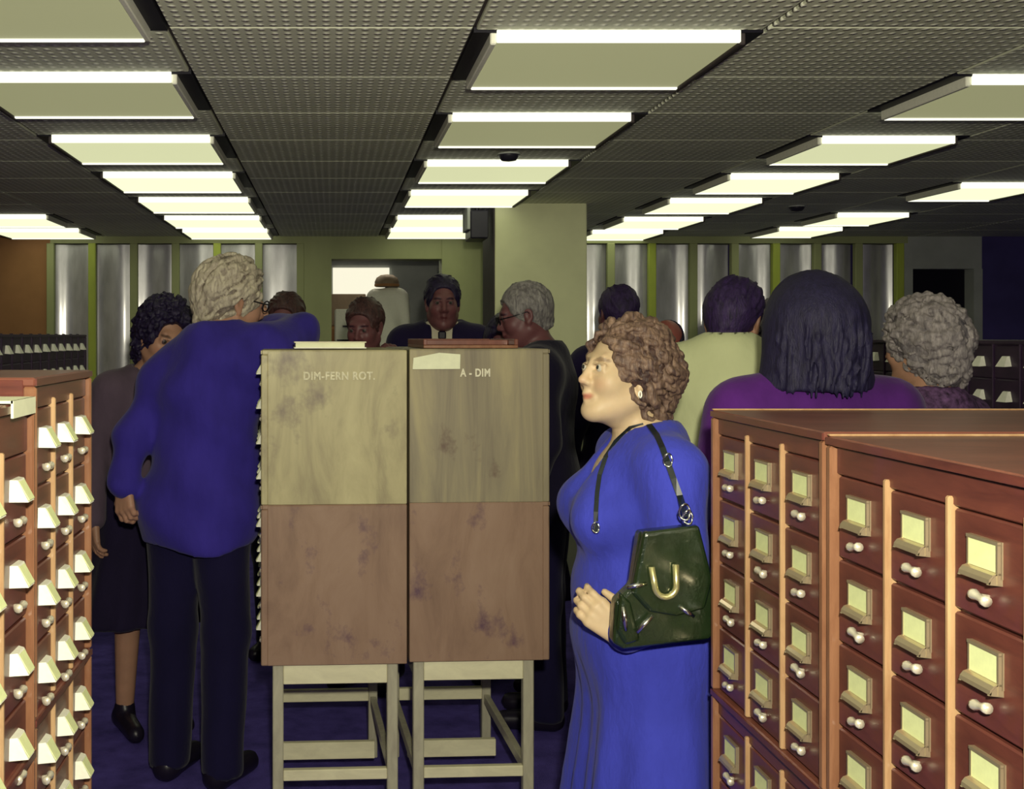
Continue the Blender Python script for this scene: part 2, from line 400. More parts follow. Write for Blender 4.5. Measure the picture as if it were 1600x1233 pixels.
for k in range(4):
    d = MB().box((-.155, -.175, .06 + .41 * k), (.155, -.155, .44 + .41 * k), bev=.006).build('drawer', M['brown_wall'], fc)
    MB().box((-.05, -.19, .30 + .41 * k), (.05, -.17, .32 + .41 * k)).build('handle', M['dark_metal'], d)
MB().box((-.17, -.16, 1.69), (.17, .2, 1.98), bev=.008).build('top_case', M['beige_top'], fc)
tag(fc, 'tall brown filing cabinet in the small room beyond the opening', 'cabinet')
mc = empty('index_machine', (.105, 9.35, 0))
MB().box((-.09, -.08, 0), (.12, .3, 1.55), bev=.01).build('body', M['card_white'], mc)
MB().box((-.09, -.06, 1.55), (.11, .2, 1.83), bev=.012).build('upper_case', M['card_white'], mc)
MB().box((-.02, -.072, 1.675), (.05, -.058, 1.69)).build('slot', M['dark_metal'], mc)
MB().box((-.07, -.075, 1.50), (.09, -.055, 1.57)).build('slot', M['dark_metal'], mc)
tag(mc, 'white office machine with dark slots standing inside the opening', 'machine')
ct = empty('coat_stand', (.475, 9.55, 0))
MB().lathe([(.16, 0), (.16, .02), (.02, .05), (.016, 2.05), (.02, 2.06)], 12).build('pole', M['dark_metal'], ct, smooth=True)
tag(ct, 'slim stand behind the pale hanging coat, inside the opening', 'coat stand')

# column, exit sign, detectors
col_e = struct(MB().box((.98, 6.57, 0), (1.535, 7.05, CEIL + .01), bev=.006).build('column', M['column']))
MB().box((.972, 6.585, 0), (.980, 7.05, CEIL)).build('side_panel', M['column_side'], col_e)  # thin dark sheet paints the shade on the column's left side
es = empty('hanging_sign', (.86, 6.65, CEIL))
MB().box((-.035, -.13, -.215), (.075, .13, -.045), bev=.008).build('body', M['dark_metal'], es)
MB().box((-.052, -.12, -.16), (-.033, .12, -.02), bev=.003).build('face_panel', M['grey_wall'], es)
MB().tube([(.02, 0, -.05), (.02, 0, .01)], .012).build('bracket', M['dark_metal'], es)
tag(es, 'dark sign box hanging from the ceiling beside the square column', 'sign')
for (x, y, lab) in ((795, 240, 'small round smoke detector between the middle row of ceiling lights'), (1245, 322, 'small dark smoke detector between two far rows of ceiling lights')):
    Y = F * .8 / (VPY - y); X = (x - VPX) * Y / F
    sd = empty('smoke_detector', (X, Y, CEIL))
    MB().lathe([(.045, .0), (.045, -.012), (.032, -.03), (.01, -.034)], 18).build('body', M['dark_metal'], sd, smooth=True)
    MB().lathe([(.05, .004), (.05, -.006)], 18).build('base', M['grey_wall'], sd)
    tag(sd, lab, 'detector', 'smoke detectors')

# ceiling lights
names = {'L': 'row left of the aisle panel strip', 'M': 'row above the stencilled cabinets', 'R': 'row over the reddish card cabinets', 'Q': 'far side row over the curly-haired person', 'P': 'row near the brown wall'}
ordn = ['nearest', 'second', 'third', 'fourth', 'fifth', 'sixth', 'seventh']
for key, (x0, x1, ys) in FX.items():
    w = x1 - x0
    for k, y in enumerate(ys):
        L = empty('ceiling_light', ((x0 + x1) / 2, y + FD / 2, CEIL))
        h, d, e = w / 2, FD / 2, .040
        MB().box((-h, -d + .004, -.004), (h, d - .004, .010)).build('housing', M['black'], L)
        for s in (-1, 1):
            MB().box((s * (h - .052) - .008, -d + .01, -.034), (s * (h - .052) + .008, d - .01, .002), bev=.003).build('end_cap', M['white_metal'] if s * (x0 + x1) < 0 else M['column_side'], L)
        MB().box((-h + .06, -d, -.030), (h - .06, -d + .012, .003), bev=.002).build('rim', M['lamp_rim'], L)
        MB().box((-h + .06, d - .012, -.034), (h - .06, d, .003), bev=.002).build('rim', M['lamp_rim'], L)
        lm = M['lamp_near'] if y < 4.0 else (M['lamp_mid'] if y < 5.2 else M['lamp_far'])
        MB().box((-h + .06, -d + .012, -.028), (h - .06, d - .012, .002), bev=.003).build('lens', lm, L)
        tag(L, f'{ordn[k]} fluorescent ceiling light in the {names[key]}', 'ceiling light', 'fluorescent ceiling lights')

# ------------------------------------------------------------------ card catalogues
HB = .78
def mk_pull_a():
    pl = MB().box((-.032, -.003, -.020), (.032, 0, .024)).box((-.032, -.007, .020), (.032, -.002, .024)).box((-.032, -.006, -.016), (-.0285, -.002, .021)).box((.0285, -.007, -.026), (.032, -.002, .021))
    pl.box((-.032, -.006, -.015), (.032, -.002, -.0125))
    prof = [(-.004, -.014), (-.010, -.016), (-.014, -.021), (-.015, -.026)]
    pts = []; fs = []
    for y, z in prof: pts += [(-.031, y, z), (.031, y, z), (.031, y - .002, z + .001), (-.031, y - .002, z + .001)]
    for i in range(3):
        for q in range(4): fs.append((i * 4 + q, i * 4 + (q + 1) % 4, (i + 1) * 4 + (q + 1) % 4, (i + 1) * 4 + q))
    fs += [(3, 2, 1, 0), (12, 13, 14, 15)]
    pl.poly(pts, fs)
    for s in (-1, 1): pl.poly([(s * .031, 0, -.012), (s * .031, 0, -.028), (s * .031, -.018, -.026), (s * .031, -.006, -.012), (s * .028, 0, -.012), (s * .028, 0, -.028), (s * .028, -.018, -.026), (s * .028, -.006, -.012)],
                              [(0, 1, 2, 3), (7, 6, 5, 4), (0, 4, 5, 1), (1, 5, 6, 2), (2, 6, 7, 3), (3, 7, 4, 0)])
    return pl.mesh('label_holder', M['frame_metal'])
def mk_pull_b():
    # wedge-shaped label holder, wider at its foot
    b = MB()
    a = [(-.034, 0, -.022), (.034, 0, -.022), (.030, 0, .020), (-.030, 0, .020), (-.020, -.034, -.024), (.020, -.034, -.024), (.022, -.013, .019), (-.022, -.013, .019)]
    b.poly(a, [(3, 2, 1, 0), (4, 5, 6, 7), (0, 1, 5, 4), (1, 2, 6, 5), (2, 3, 7, 6), (3, 0, 4, 7)])
    bmesh.ops.scale(b.bm, vec=(HB, HB, HB), verts=b.bm.verts)
    return b.mesh('label_holder', M['white_metal'])
def mk_card_b():
    return MB().poly([tuple(c * HB for c in p) for p in ((-.018, -.0355, -.020), (.018, -.0355, -.020), (.019, -.0150, .016), (-.019, -.0150, .016), (-.018, -.0345, -.021), (.018, -.0345, -.021), (.019, -.0138, .0155), (-.019, -.0138, .0155))],
                     [(0, 1, 2, 3), (7, 6, 5, 4), (0, 4, 5, 1), (1, 5, 6, 2), (2, 6, 7, 3), (3, 7, 4, 0)]).mesh('label_card', M['card'])
PULL_A, PULL_B, CARD_B = mk_pull_a(), mk_pull_b(), mk_card_b()
CARD_A = MB().box((-.0285, -.0055, -.0125), (.0285, -.004, .0198)).mesh('label_card', M['card'])
CARD_FAR = MB().poly([(-.034, 0, -.018), (.034, 0, -.018), (.022, 0, .022), (-.022, 0, .022), (-.030, -.026, -.020), (.030, -.026, -.020), (.016, -.008, .020), (-.016, -.008, .020)],
                     [(3, 2, 1, 0), (4, 5, 6, 7), (0, 1, 5, 4), (1, 2, 6, 5), (2, 3, 7, 6), (3, 0, 4, 7)]).mesh('label_holder', M['card_white'])
KNOB = MB().lathe([(.0065, -.015), (.0070, -.011), (.0048, -.004), (.0048, .004), (.0070, .011), (.0065, .015)], 10, 'X', (0, -.010, 0)).box((-.004, -.010, -.004), (.004, 0, .004)).mesh('rod_knob', M['knob_metal'], True)
front_cache = {}

def cabinet(loc, rz, ncol, nrow, cw, rh, depth, height, header, hw, wood_m, label, top_m=None, end_m=None, skip=0.02, div_m=None, frame=.016, group=None, labdz=.015, strip=False):
    """drawer face at local y=0 looking to -y, columns along +x"""
    c = empty('card_catalog', loc, rz)
    W = ncol * cw + 2 * frame
    b = MB()
    b.box((0, .006, 0), (W, depth, height), bev=.002)
    body = b.build('body', end_m or wood_m, c)
    t = MB().box((.001, -.012, height - .012), (W - .001, depth, height + .003), bev=.003).build('top_board', top_m or M['top_wood'], c)
    MB().box((.001, -.015, height - .010), (W - .001, -.012, height + .001)).build('top_edge', div_m or wood_m, c)
    if strip: MB().box((.001, -.012, height + .003), (.009, depth, height + .006), bev=.001).build('edge_strip', M['edge_wood'], c)
    MB().box((frame, -.004, height - header), (W - frame, .008, height - .012), bev=.002).build('header_rail', wood_m, c)
    for s in (0, 1):
        x = s * (W - frame)
        MB().box((x, -.014, 0), (x + frame, .008, height - .012), bev=.003).build('stile', M['trim_wood'] if div_m is None else div_m, c)
    MB().box((frame, -.010, 0), (W - frame, .008, height - header - nrow * rh), bev=.002).build('bottom_rail', M['trim_wood'] if div_m is None else div_m, c) if height - header - nrow * rh > .004 else None
    for k in range(1, ncol):
        x = frame + k * cw
        MB().box((x - .005, -.010, 0), (x + .005, .008, height - header + .012), bev=.0025).build('divider', div_m or M['edge_wood'], c)
    key = (round(cw, 4), round(rh, 4), wood_m.name)
    if key not in front_cache:
        front_cache[key] = MB().box((-cw / 2 + .007, -.004, -rh / 2 + .0025), (cw / 2 - .007, .012, rh / 2 - .0025), bev=.0025).mesh('drawer', wood_m)
    for i in range(ncol):
        for j in range(nrow):
            z = height - header - rh * (j + .5); x = frame + cw * (i + .5)
            d = link('drawer', front_cache[key], c, None, (x, 0, z))
            jx, jz = random.uniform(-.003, .003), random.uniform(-.002, .002)
            if hw == 'A':
                link('label_holder', PULL_A, d, None, (jx, -.004, labdz + jz)); link('label_card', CARD_A, d, None, (jx, -.004, labdz + jz))
                link('rod_knob', KNOB, d, None, (jx + .002, -.004, labdz - .049), (0, random.uniform(-.2, .2), 0))
            elif hw == 'B':
                link('label_holder', PULL_B, d, None, (jx, -.004, labdz + jz)); link('label_card', CARD_B, d, None, (jx, -.004, labdz + jz))
                link('rod_knob', KNOB, d, None, (jx, -.004, labdz - .050))
            elif hw == 'F': link('label_card', CARD_A, d, None, (jx, .0, labdz + jz))
            else:
                link('label_holder', CARD_FAR, d, None, (jx, -.004, labdz + jz))
    tag(c, label, 'card catalog', group)
    return c

# right-hand cabinets (face looks across the aisle to -x)
A_ = .79
def right_cab(yfar, ncol, cw, z0, h, hdr, label):
    return cabinet((A_, yfar, z0), R(-90), ncol, 4, cw, .13, .86, h, hdr, 'A', M['red_wood'], label, strip=True)
right_cab(2.235, 3, .160, .879, .566, .045, 'reddish card catalog box beside the blue dress, upper of its stack')
right_cab(2.235, 3, .160, .305, .570, .045, 'reddish card catalog box below the one beside the blue dress')
right_cab(1.713, 4, .157, .860, .580, .055, 'reddish card catalog box at the picture edge, upper of its stack')
right_cab(1.713, 4, .157, .285, .571, .050, 'reddish card catalog box at the picture edge, lower of its stack')
for (ya, yb, zt, lab) in ((1.72, 2.235, .305, 'low dark plinth under the reddish catalog boxes beside the blue dress'), (1.05, 1.715, .285, 'low dark plinth under the reddish catalog boxes at the picture edge')):
    p = empty('plinth', (A_, ya, 0))
    MB().box((.03, .01, .06), (.85, yb - ya - .01, zt - .001), bev=.004).build('frame', M['red_wood'], p)
    for sx in (.04, .80):
        for sy in (.02, yb - ya - .06): MB().box((sx, sy, 0), (sx + .04, sy + .04, .06)).build('foot', M['dark_metal'], p)
    tag(p, lab, 'plinth')

# left-hand cabinets (face looks to +x)
B_ = .49
def left_cab(ynear, ncol, cw, z0, h, hdr, label):
    return cabinet((-B_, ynear, z0), R(90), ncol, 4, cw, .13, .46, h, hdr, 'B', M['red_wood'], label, frame=.012)
left_cab(1.745, 3, .1275, .985, .545, .048, 'brown card catalog with white wedge labels beside the tall man, upper box')
left_cab(1.745, 3, .1275, .438, .543, .020, 'brown card catalog with white wedge labels beside the tall man, lower box')
left_cab(1.148, 4, .1430, .940, .555, .078, 'brown card catalog at the picture edge under the paper slip, upper box')
left_cab(1.148, 4, .1430, .390, .546, .020, 'brown card catalog at the picture edge under the paper slip, lower box')
for (ya, yb, zt, lab) in ((1.745, 2.15, .438, 'low dark plinth under the white-labelled catalog beside the tall man'), (1.15, 1.745, .39, 'low dark plinth under the catalog with the paper slip')):
    p = empty('plinth', (-B_, ya, 0))
    MB().box((-.45, .01, .06), (-.02, yb - ya - .01, zt - .001), bev=.004).build('frame', M['red_wood'], p)
    for sx in (-.44, -.07):
        for sy in (.02, yb - ya - .06): MB().box((sx, sy, 0), (sx + .04, sy + .04, .06)).build('foot', M['dark_metal'], p)
    tag(p, lab, 'plinth')
sl = MB().box((-.085, -.06, 0), (.0, .06, .004)).box((-.003, -.06, -.022), (.001, .06, .004)).build('paper_slip', M['paper'], None, (-B_ + .018, 1.665, 1.500))
tag(sl, 'pale paper slip folded over the top edge of a brown catalog', 'paper')

# centre cabinets, ends towards the camera
TH = R(3.0)
def rot2(x, y): return Vector((x * math.cos(TH) - y * math.sin(TH), x * math.sin(TH) + y * math.cos(TH), 0))
YC = 3.40
O1 = px(415, 525, YC); O1.z = 0
zb, zm, zt = .568, 1.068, 1.556
CW, NC = .145, 5
WT = NC * CW + .032
def centre(side, z0, h, upper, label, wd, ply):
    # width wd across the picture, WT going away
    if side == 'l':
        far = O1 + rot2(0, WT); rz = TH - R(90)
    else:
        far = O1 + rot2(.452 + wd, 0); rz = TH + R(90)
    c = cabinet((far.x, far.y, z0), rz, NC, 4, CW, .111, wd, h, .022, 'B' if side == 'l' else 'F', M['red_wood'], label, end_m=M[ply], top_m=M[ply], div_m=M[ply], labdz=.02)
    return c, far
ll, _ = centre('l', zm + .003, zt - zm - .006, True, 'weathered olive plywood catalog with worn lettering, upper of its stack', .444, 'ply_upper')
lw, _ = centre('l', zb, zm - zb, False, 'stained brown plywood catalog below the worn lettering', .444, 'ply_lower')
rl, _ = centre('r', zm + .006, zt - zm - .006, True, 'weathered plywood catalog stencilled A-DIM with a white paper label', .432, 'ply_upper_grey')
rw, _ = centre('r', zb + .005, zm - zb, False, 'brown plywood catalog below the A-DIM box', .432, 'ply_lower')

def text(s, size, loc, parent, m, width=1.0, name='lettering'):
    cu = bpy.data.curves.new(name, 'FONT'); cu.body = s; cu.size = size; cu.extrude = .0006; cu.offset = .0012; cu.space_character = 1.12
    o = bpy.data.objects.new(name, cu); COL.objects.link(o); cu.materials.append(m)
    o.matrix_world = Matrix.LocRotScale(loc, Matrix.Rotation(TH, 3, 'Z') @ Matrix.Rotation(R(90), 3, 'X'), Vector((width, 1, 1)))
    bpy.context.view_layer.update()
    me = bpy.data.meshes.new_from_object(o.evaluated_get(bpy.context.evaluated_depsgraph_get())); mw = o.matrix_world.copy()
    bpy.data.objects.remove(o); o = bpy.data.objects.new(name, me); COL.objects.link(o); o.matrix_world = mw
    return o
def keep_parent(o, p):
    bpy.context.view_layer.update()
    o.parent = p; o.matrix_parent_inverse = p.matrix_world.inverted()
def onface(xp, yp):     # a point on the camera-facing ends
    t = (xp - 415) / 443.0; X = O1 + rot2(.884 * t, 0); Y = X.y
    return Vector((X.x, X.y - .008, EYE - (yp - VPY) * Y / F))
bpy.context.view_layer.update()
t1 = text('A - DIM', .034, onface(722, 588), rl, M['stencil'], .76); keep_parent(t1, rl)
t2 = text('DIM-FERN ROT.', .034, onface(474, 593), ll, M['stencil_worn'], .86); keep_parent(t2, ll)
p0 = onface(646, 577)
pp = MB().poly([(0, 0, 0), (.150, 0, .001), (.151, 0, .047), (.085, 0, .052), (.003, 0, .036), (0, -.002, 0), (.150, -.002, .001), (.151, -.002, .047), (.085, -.002, .052), (.003, -.002, .036)],
               [(0, 1, 2, 3, 4), (9, 8, 7, 6, 5), (0, 5, 6, 1), (1, 6, 7, 2), (2, 7, 8, 3), (3, 8, 9, 4), (4, 9, 5, 0)]).build('paper_label', M['paper'], None)
pp.matrix_world = Matrix.LocRotScale(p0, Matrix.Rotation(TH, 3, 'Z'), Vector((1, 1, 1))); keep_parent(pp, rl)

# stands below
def stand(x0, w, zt_, label):
    s = empty('catalog_stand', O1 + rot2(x0, 0), TH)
    lw_ = .034; dps = WT - .02; low = .20
    for xx in (.0, w - lw_):
        for yy in (.012, dps - lw_):
            MB().box((xx, yy, 0), (xx + lw_, yy + lw_, zt_ - .001), bev=.003).build('leg', M['stand_wood'], s)
    for yy, hh, z in ((.016, .062, zt_ - .064), (dps - .03, .05, zt_ - .054), (dps - .03, .045, .215), (dps * .6, .06, .10), (.016, .034, low)):
        MB().box((lw_, yy, z), (w - lw_, yy + .022, z + hh), bev=.002).build('rail', M['stand_rail'], s)
    for xx in (.006, w - .028):
        for z, hh in ((zt_ - .064, .06), (low, .034)):
            MB().box((xx, .012 + lw_, z), (xx + .022, dps - lw_, z + hh), bev=.002).build('side_rail', M['stand_wood'], s)
    tag(s, label, 'stand', 'open wooden stands under the plywood catalogs')
stand(.022, .395, zb, 'open wooden stand under the catalog with worn lettering')
stand(.466, .385, zb + .005, 'open wooden stand under the A-DIM catalog')

# things lying on top of the centre cabinets
bk = empty('flat_book', O1 + rot2(.20, .12) + Vector((0, 0, zt + .004)), TH)
MB().box((-.11, -.07, 0), (.12, .09, .004), bev=.001).build('cover', M['card_white'], bk)
MB().box((-.105, -.065, .004), (.115, .085, .018)).build('pages', M['paper'], bk)
MB().box((-.11, -.07, .018), (.12, .09, .022), bev=.001).build('cover', M['stand_rail'], bk)
tag(bk, 'pale flat book lying on the olive plywood catalog', 'book')
ft = empty('card_tray', O1 + rot2(.66, .30) + Vector((0, 0, zt + .004)), TH)
MB().box((-.15, -.20, 0), (.16, .22, .010), bev=.002).build('base', M['trim_wood'], ft)
MB().box((-.15, -.20, .01), (-.138, .22, .030), bev=.002).build('side_panel', M['top_wood'], ft)
MB().box((.148, -.20, .01), (.16, .22, .030), bev=.002).build('side_panel', M['top_wood'], ft)
MB().box((-.138, .208, .01), (.148, .22, .030), bev=.002).build('end_panel', M['top_wood'], ft)
MB().box((-.138, -.10, .01), (.148, -.088, .027), bev=.002).build('end_panel', M['top_wood'], ft)
tag(ft, 'shallow brown wooden tray on top of the A-DIM catalog', 'tray')

# dark catalogues further back
cabinet((-1.57, 4.95, .55), R(90), 11, 5, .172, .135, .46, 1.055, .005, 'far', M['dark_catalog'], 'dark catalog with a row of bright labels behind the brown catalogs', top_m=M['dark_catalog'], div_m=M['dark_catalog'], labdz=.0)
cabinet((2.65, 5.75, .55), R(-90), 11, 5, .172, .135, .46, 1.03, .015, 'far', M['dark_catalog'], 'dark catalog with bright labels behind the curly-haired person', top_m=M['dark_catalog'], div_m=M['dark_catalog'], labdz=.0)
for (x, y, lab) in ((-2.02, 5.0, 'dark plinth under the far catalog near the brown wall'), (2.66, 3.85, 'dark plinth under the far catalog behind the curly-haired person')):
    p = empty('plinth', (x, y, 0))
    MB().box((0, 0, .06), (.44, 1.84, .549), bev=.004).build('frame', M['dark_catalog'], p)
    for sx in (.02, .38):
        for sy in (.02, 1.78): MB().box((sx, sy, 0), (sx + .04, sy + .04, .06)).build('foot', M['dark_metal'], p)
    tag(p, lab, 'plinth')

# ------------------------------------------------------------------ implicit-surface figures
def rotm(yaw=0, pitch=0, roll=0):
    return np.array((Matrix.Rotation(R(yaw), 3, 'Z') @ Matrix.Rotation(R(pitch), 3, 'X') @ Matrix.Rotation(R(roll), 3, 'Y')))
I3 = np.eye(3)
def cone(a, b, ra, rb, k=.02): return ('cone', np.array(a, float), np.array(b, float), ra, rb, k)
def ell(c, r, k=.02, Rm=None): return ('ell', np.array(c, float), np.array(r, float), I3 if Rm is None else Rm, k)
def sub(p): return ('sub', p)
def inflate(ps, t):
    out = []
    for p in ps:
        if p[0] == 'cone': out.append(('cone', p[1], p[2], p[3] + t, p[4] + t, p[5]))
        elif p[0] == 'ell': out.append(('ell', p[1], p[2] + t, p[3], p[4]))
        else: out.append(p)
    return out

def prim_eval(p, X, Y, Z):
    if p[0] == 'cone':
        a, b, ra, rb = p[1:5]; ab = b - a; L2 = max(float(ab @ ab), 1e-9)
        qx, qy, qz = X - a[0], Y - a[1], Z - a[2]
        t = np.clip((qx * ab[0] + qy * ab[1] + qz * ab[2]) / L2, 0, 1)
        return np.sqrt((qx - t * ab[0]) ** 2 + (qy - t * ab[1]) ** 2 + (qz - t * ab[2]) ** 2) - (ra + (rb - ra) * t)
    c, r, Rm = p[1:4]
    qx, qy, qz = X - c[0], Y - c[1], Z - c[2]
    u = (qx * Rm[0, 0] + qy * Rm[1, 0] + qz * Rm[2, 0]) / r[0]
    v = (qx * Rm[0, 1] + qy * Rm[1, 1] + qz * Rm[2, 1]) / r[1]
    w = (qx * Rm[0, 2] + qy * Rm[1, 2] + qz * Rm[2, 2]) / r[2]
    k0 = np.sqrt(u * u + v * v + w * w) + 1e-6
    k1 = np.sqrt((u / r[0]) ** 2 + (v / r[1]) ** 2 + (w / r[2]) ** 2) + 1e-6
    return k0 * (k0 - 1) / k1

def prim_box(p):
    if p[0] == 'cone':
        m = np.minimum(p[1] - p[3], p[2] - p[4]); M_ = np.maximum(p[1] + p[3], p[2] + p[4]); return m, M_
    e = np.max(p[2]) if not np.allclose(p[3], I3) else p[2]
    return p[1] - e, p[1] + e

def axis(lo, hi, coarse, fine=()):
    pts = [lo]; x = lo
    while x < hi:
        st = coarse
        for a, b, s in fine:
            if a - 1e-9 <= x < b: st = min(st, s)
        nx = x + st
        for a, b, s in fine:
            if x < a < nx - 1e-9 and s < st: nx = a
        x = nx; pts.append(x)
    return np.array(pts)

def field(ps, ax):
    xs, ys, zs = ax
    D = np.full((len(xs), len(ys), len(zs)), .25, np.float32)
    for p in ps:
        neg = p[0] == 'sub'
        q = p[1] if neg else p
        if q[0] == 'half':                       # keep n.(x-c) < 0
            n, c = q[1], q[2]
            h = (xs[:, None, None] - c[0]) * n[0] + (ys[None, :, None] - c[1]) * n[1] + (zs[None, None, :] - c[2]) * n[2]
            D = np.maximum(D, h.astype(np.float32)); continue
        if q[0] == 'func':
            D = q[1](D, xs[:, None, None], ys[None, :, None], zs[None, None, :]).astype(np.float32); continue
        k = q[-1]; lo, hi = prim_box(q); mg = k + .035
        s = []
        for A, l, h in zip(ax, lo, hi):
            i0, i1 = np.searchsorted(A, l - mg), np.searchsorted(A, h + mg); s.append(slice(max(i0 - 1, 0), min(i1 + 1, len(A))))
        s = tuple(s)
        if any(t.stop <= t.start for t in s): continue
        d = prim_eval(q, xs[s[0]][:, None, None], ys[s[1]][None, :, None], zs[s[2]][None, None, :]).astype(np.float32)
        o = D[s]
        if neg:
            d = -d; h = np.maximum(k - np.abs(o - d), 0) / k; D[s] = np.maximum(o, d) + h * h * k * .25
        else:
            h = np.maximum(k - np.abs(o - d), 0) / k; D[s] = np.minimum(o, d) - h * h * k * .25
    return D

def nets(D, ax):
    xs, ys, zs = ax
    D = D.copy(); D[0] = D[-1] = .1; D[:, 0] = D[:, -1] = .1; D[:, :, 0] = D[:, :, -1] = .1
    S = D < 0
    cs = np.zeros(tuple(n - 1 for n in D.shape), np.uint8)
    for i in (0, 1):
        for j in (0, 1):
            for k in (0, 1): cs += S[i:S.shape[0] - 1 + i, j:S.shape[1] - 1 + j, k:S.shape[2] - 1 + k]
    act = np.argwhere((cs > 0) & (cs < 8)); n = len(act)
    idx = np.full(cs.shape, -1, np.int32); idx[tuple(act.T)] = np.arange(n)
    P = np.zeros((n, 3)); W = np.zeros(n)
    cv = {}
    for i in (0, 1):
        for j in (0, 1):
            for k in (0, 1): cv[i, j, k] = D[act[:, 0] + i, act[:, 1] + j, act[:, 2] + k].astype(float)
    X0, X1 = xs[act[:, 0]], xs[act[:, 0] + 1]; Y0, Y1 = ys[act[:, 1]], ys[act[:, 1] + 1]; Z0, Z1 = zs[act[:, 2]], zs[act[:, 2] + 1]
    co = lambda c: np.stack(((X0, X1)[c[0]], (Y0, Y1)[c[1]], (Z0, Z1)[c[2]]), 1)
    for a in cv:
        for d in range(3):
            if a[d]: continue
            b = list(a); b[d] = 1; b = tuple(b)
            m = (cv[a] < 0) != (cv[b] < 0)
            t = np.where(m, cv[a] / np.where(m, cv[a] - cv[b], 1), 0)[:, None]
            P += np.where(m[:, None], co(a) * (1 - t) + co(b) * t, 0); W += m
    P /= W[:, None]
    Q = []
    for d in range(3):
        a = [slice(None)] * 3; b = [slice(None)] * 3; a[d] = slice(0, -1); b[d] = slice(1, None)
        e = np.argwhere(S[tuple(a)] != S[tuple(b)])
        o1, o2 = [x for x in range(3) if x != d]
        e = e[(e[:, o1] > 0) & (e[:, o2] > 0)]
        inside = S[e[:, 0], e[:, 1], e[:, 2]]
        def c(u, v):
            f = e.copy(); f[:, o1] -= u; f[:, o2] -= v; return idx[f[:, 0], f[:, 1], f[:, 2]]
        q = np.stack((c(0, 0), c(1, 0), c(1, 1), c(0, 1)), 1)
        flip = inside if d != 1 else ~inside
        q[flip] = q[flip][:, ::-1]
        Q.append(q[:, ::-1])
    return P, np.concatenate(Q)

def make_mesh(name, P, Q, m, tint=None):
    me = bpy.data.meshes.new(name)
    me.vertices.add(len(P)); me.vertices.foreach_set('co', P.astype(np.float32).ravel())
    me.loops.add(Q.size); me.loops.foreach_set('vertex_index', Q.astype(np.int32).ravel())
    me.polygons.add(len(Q)); me.polygons.foreach_set('loop_start', np.arange(0, Q.size, 4, dtype=np.int32))
    me.polygons.foreach_set('use_smooth', np.ones(len(Q), bool))
    me.update(calc_edges=True); me.validate()
    me.materials.append(m)
    if tint is not None:
        at = me.attributes.new('tint', 'FLOAT_COLOR', 'POINT'); at.data.foreach_set('color', tint.astype(np.float32).ravel())
    return me

def taubin(P, Q, it=2):
    n = len(P); e = np.concatenate([Q[:, [i, (i + 1) % 4]] for i in range(4)])
    deg = np.bincount(e[:, 0], minlength=n).astype(float); deg[deg == 0] = 1
    for k in range(it):
        for lam in (.5, -.52):
            A = np.zeros_like(P)
            for d in range(3): A[:, d] = np.bincount(e[:, 0], weights=P[e[:, 1], d], minlength=n)
            # symmetric neighbours
            B = np.zeros_like(P)
            for d in range(3): B[:, d] = np.bincount(e[:, 1], weights=P[e[:, 0], d], minlength=n)
            P = P + lam * ((A + B) / (2 * deg)[:, None] - P)
    return P

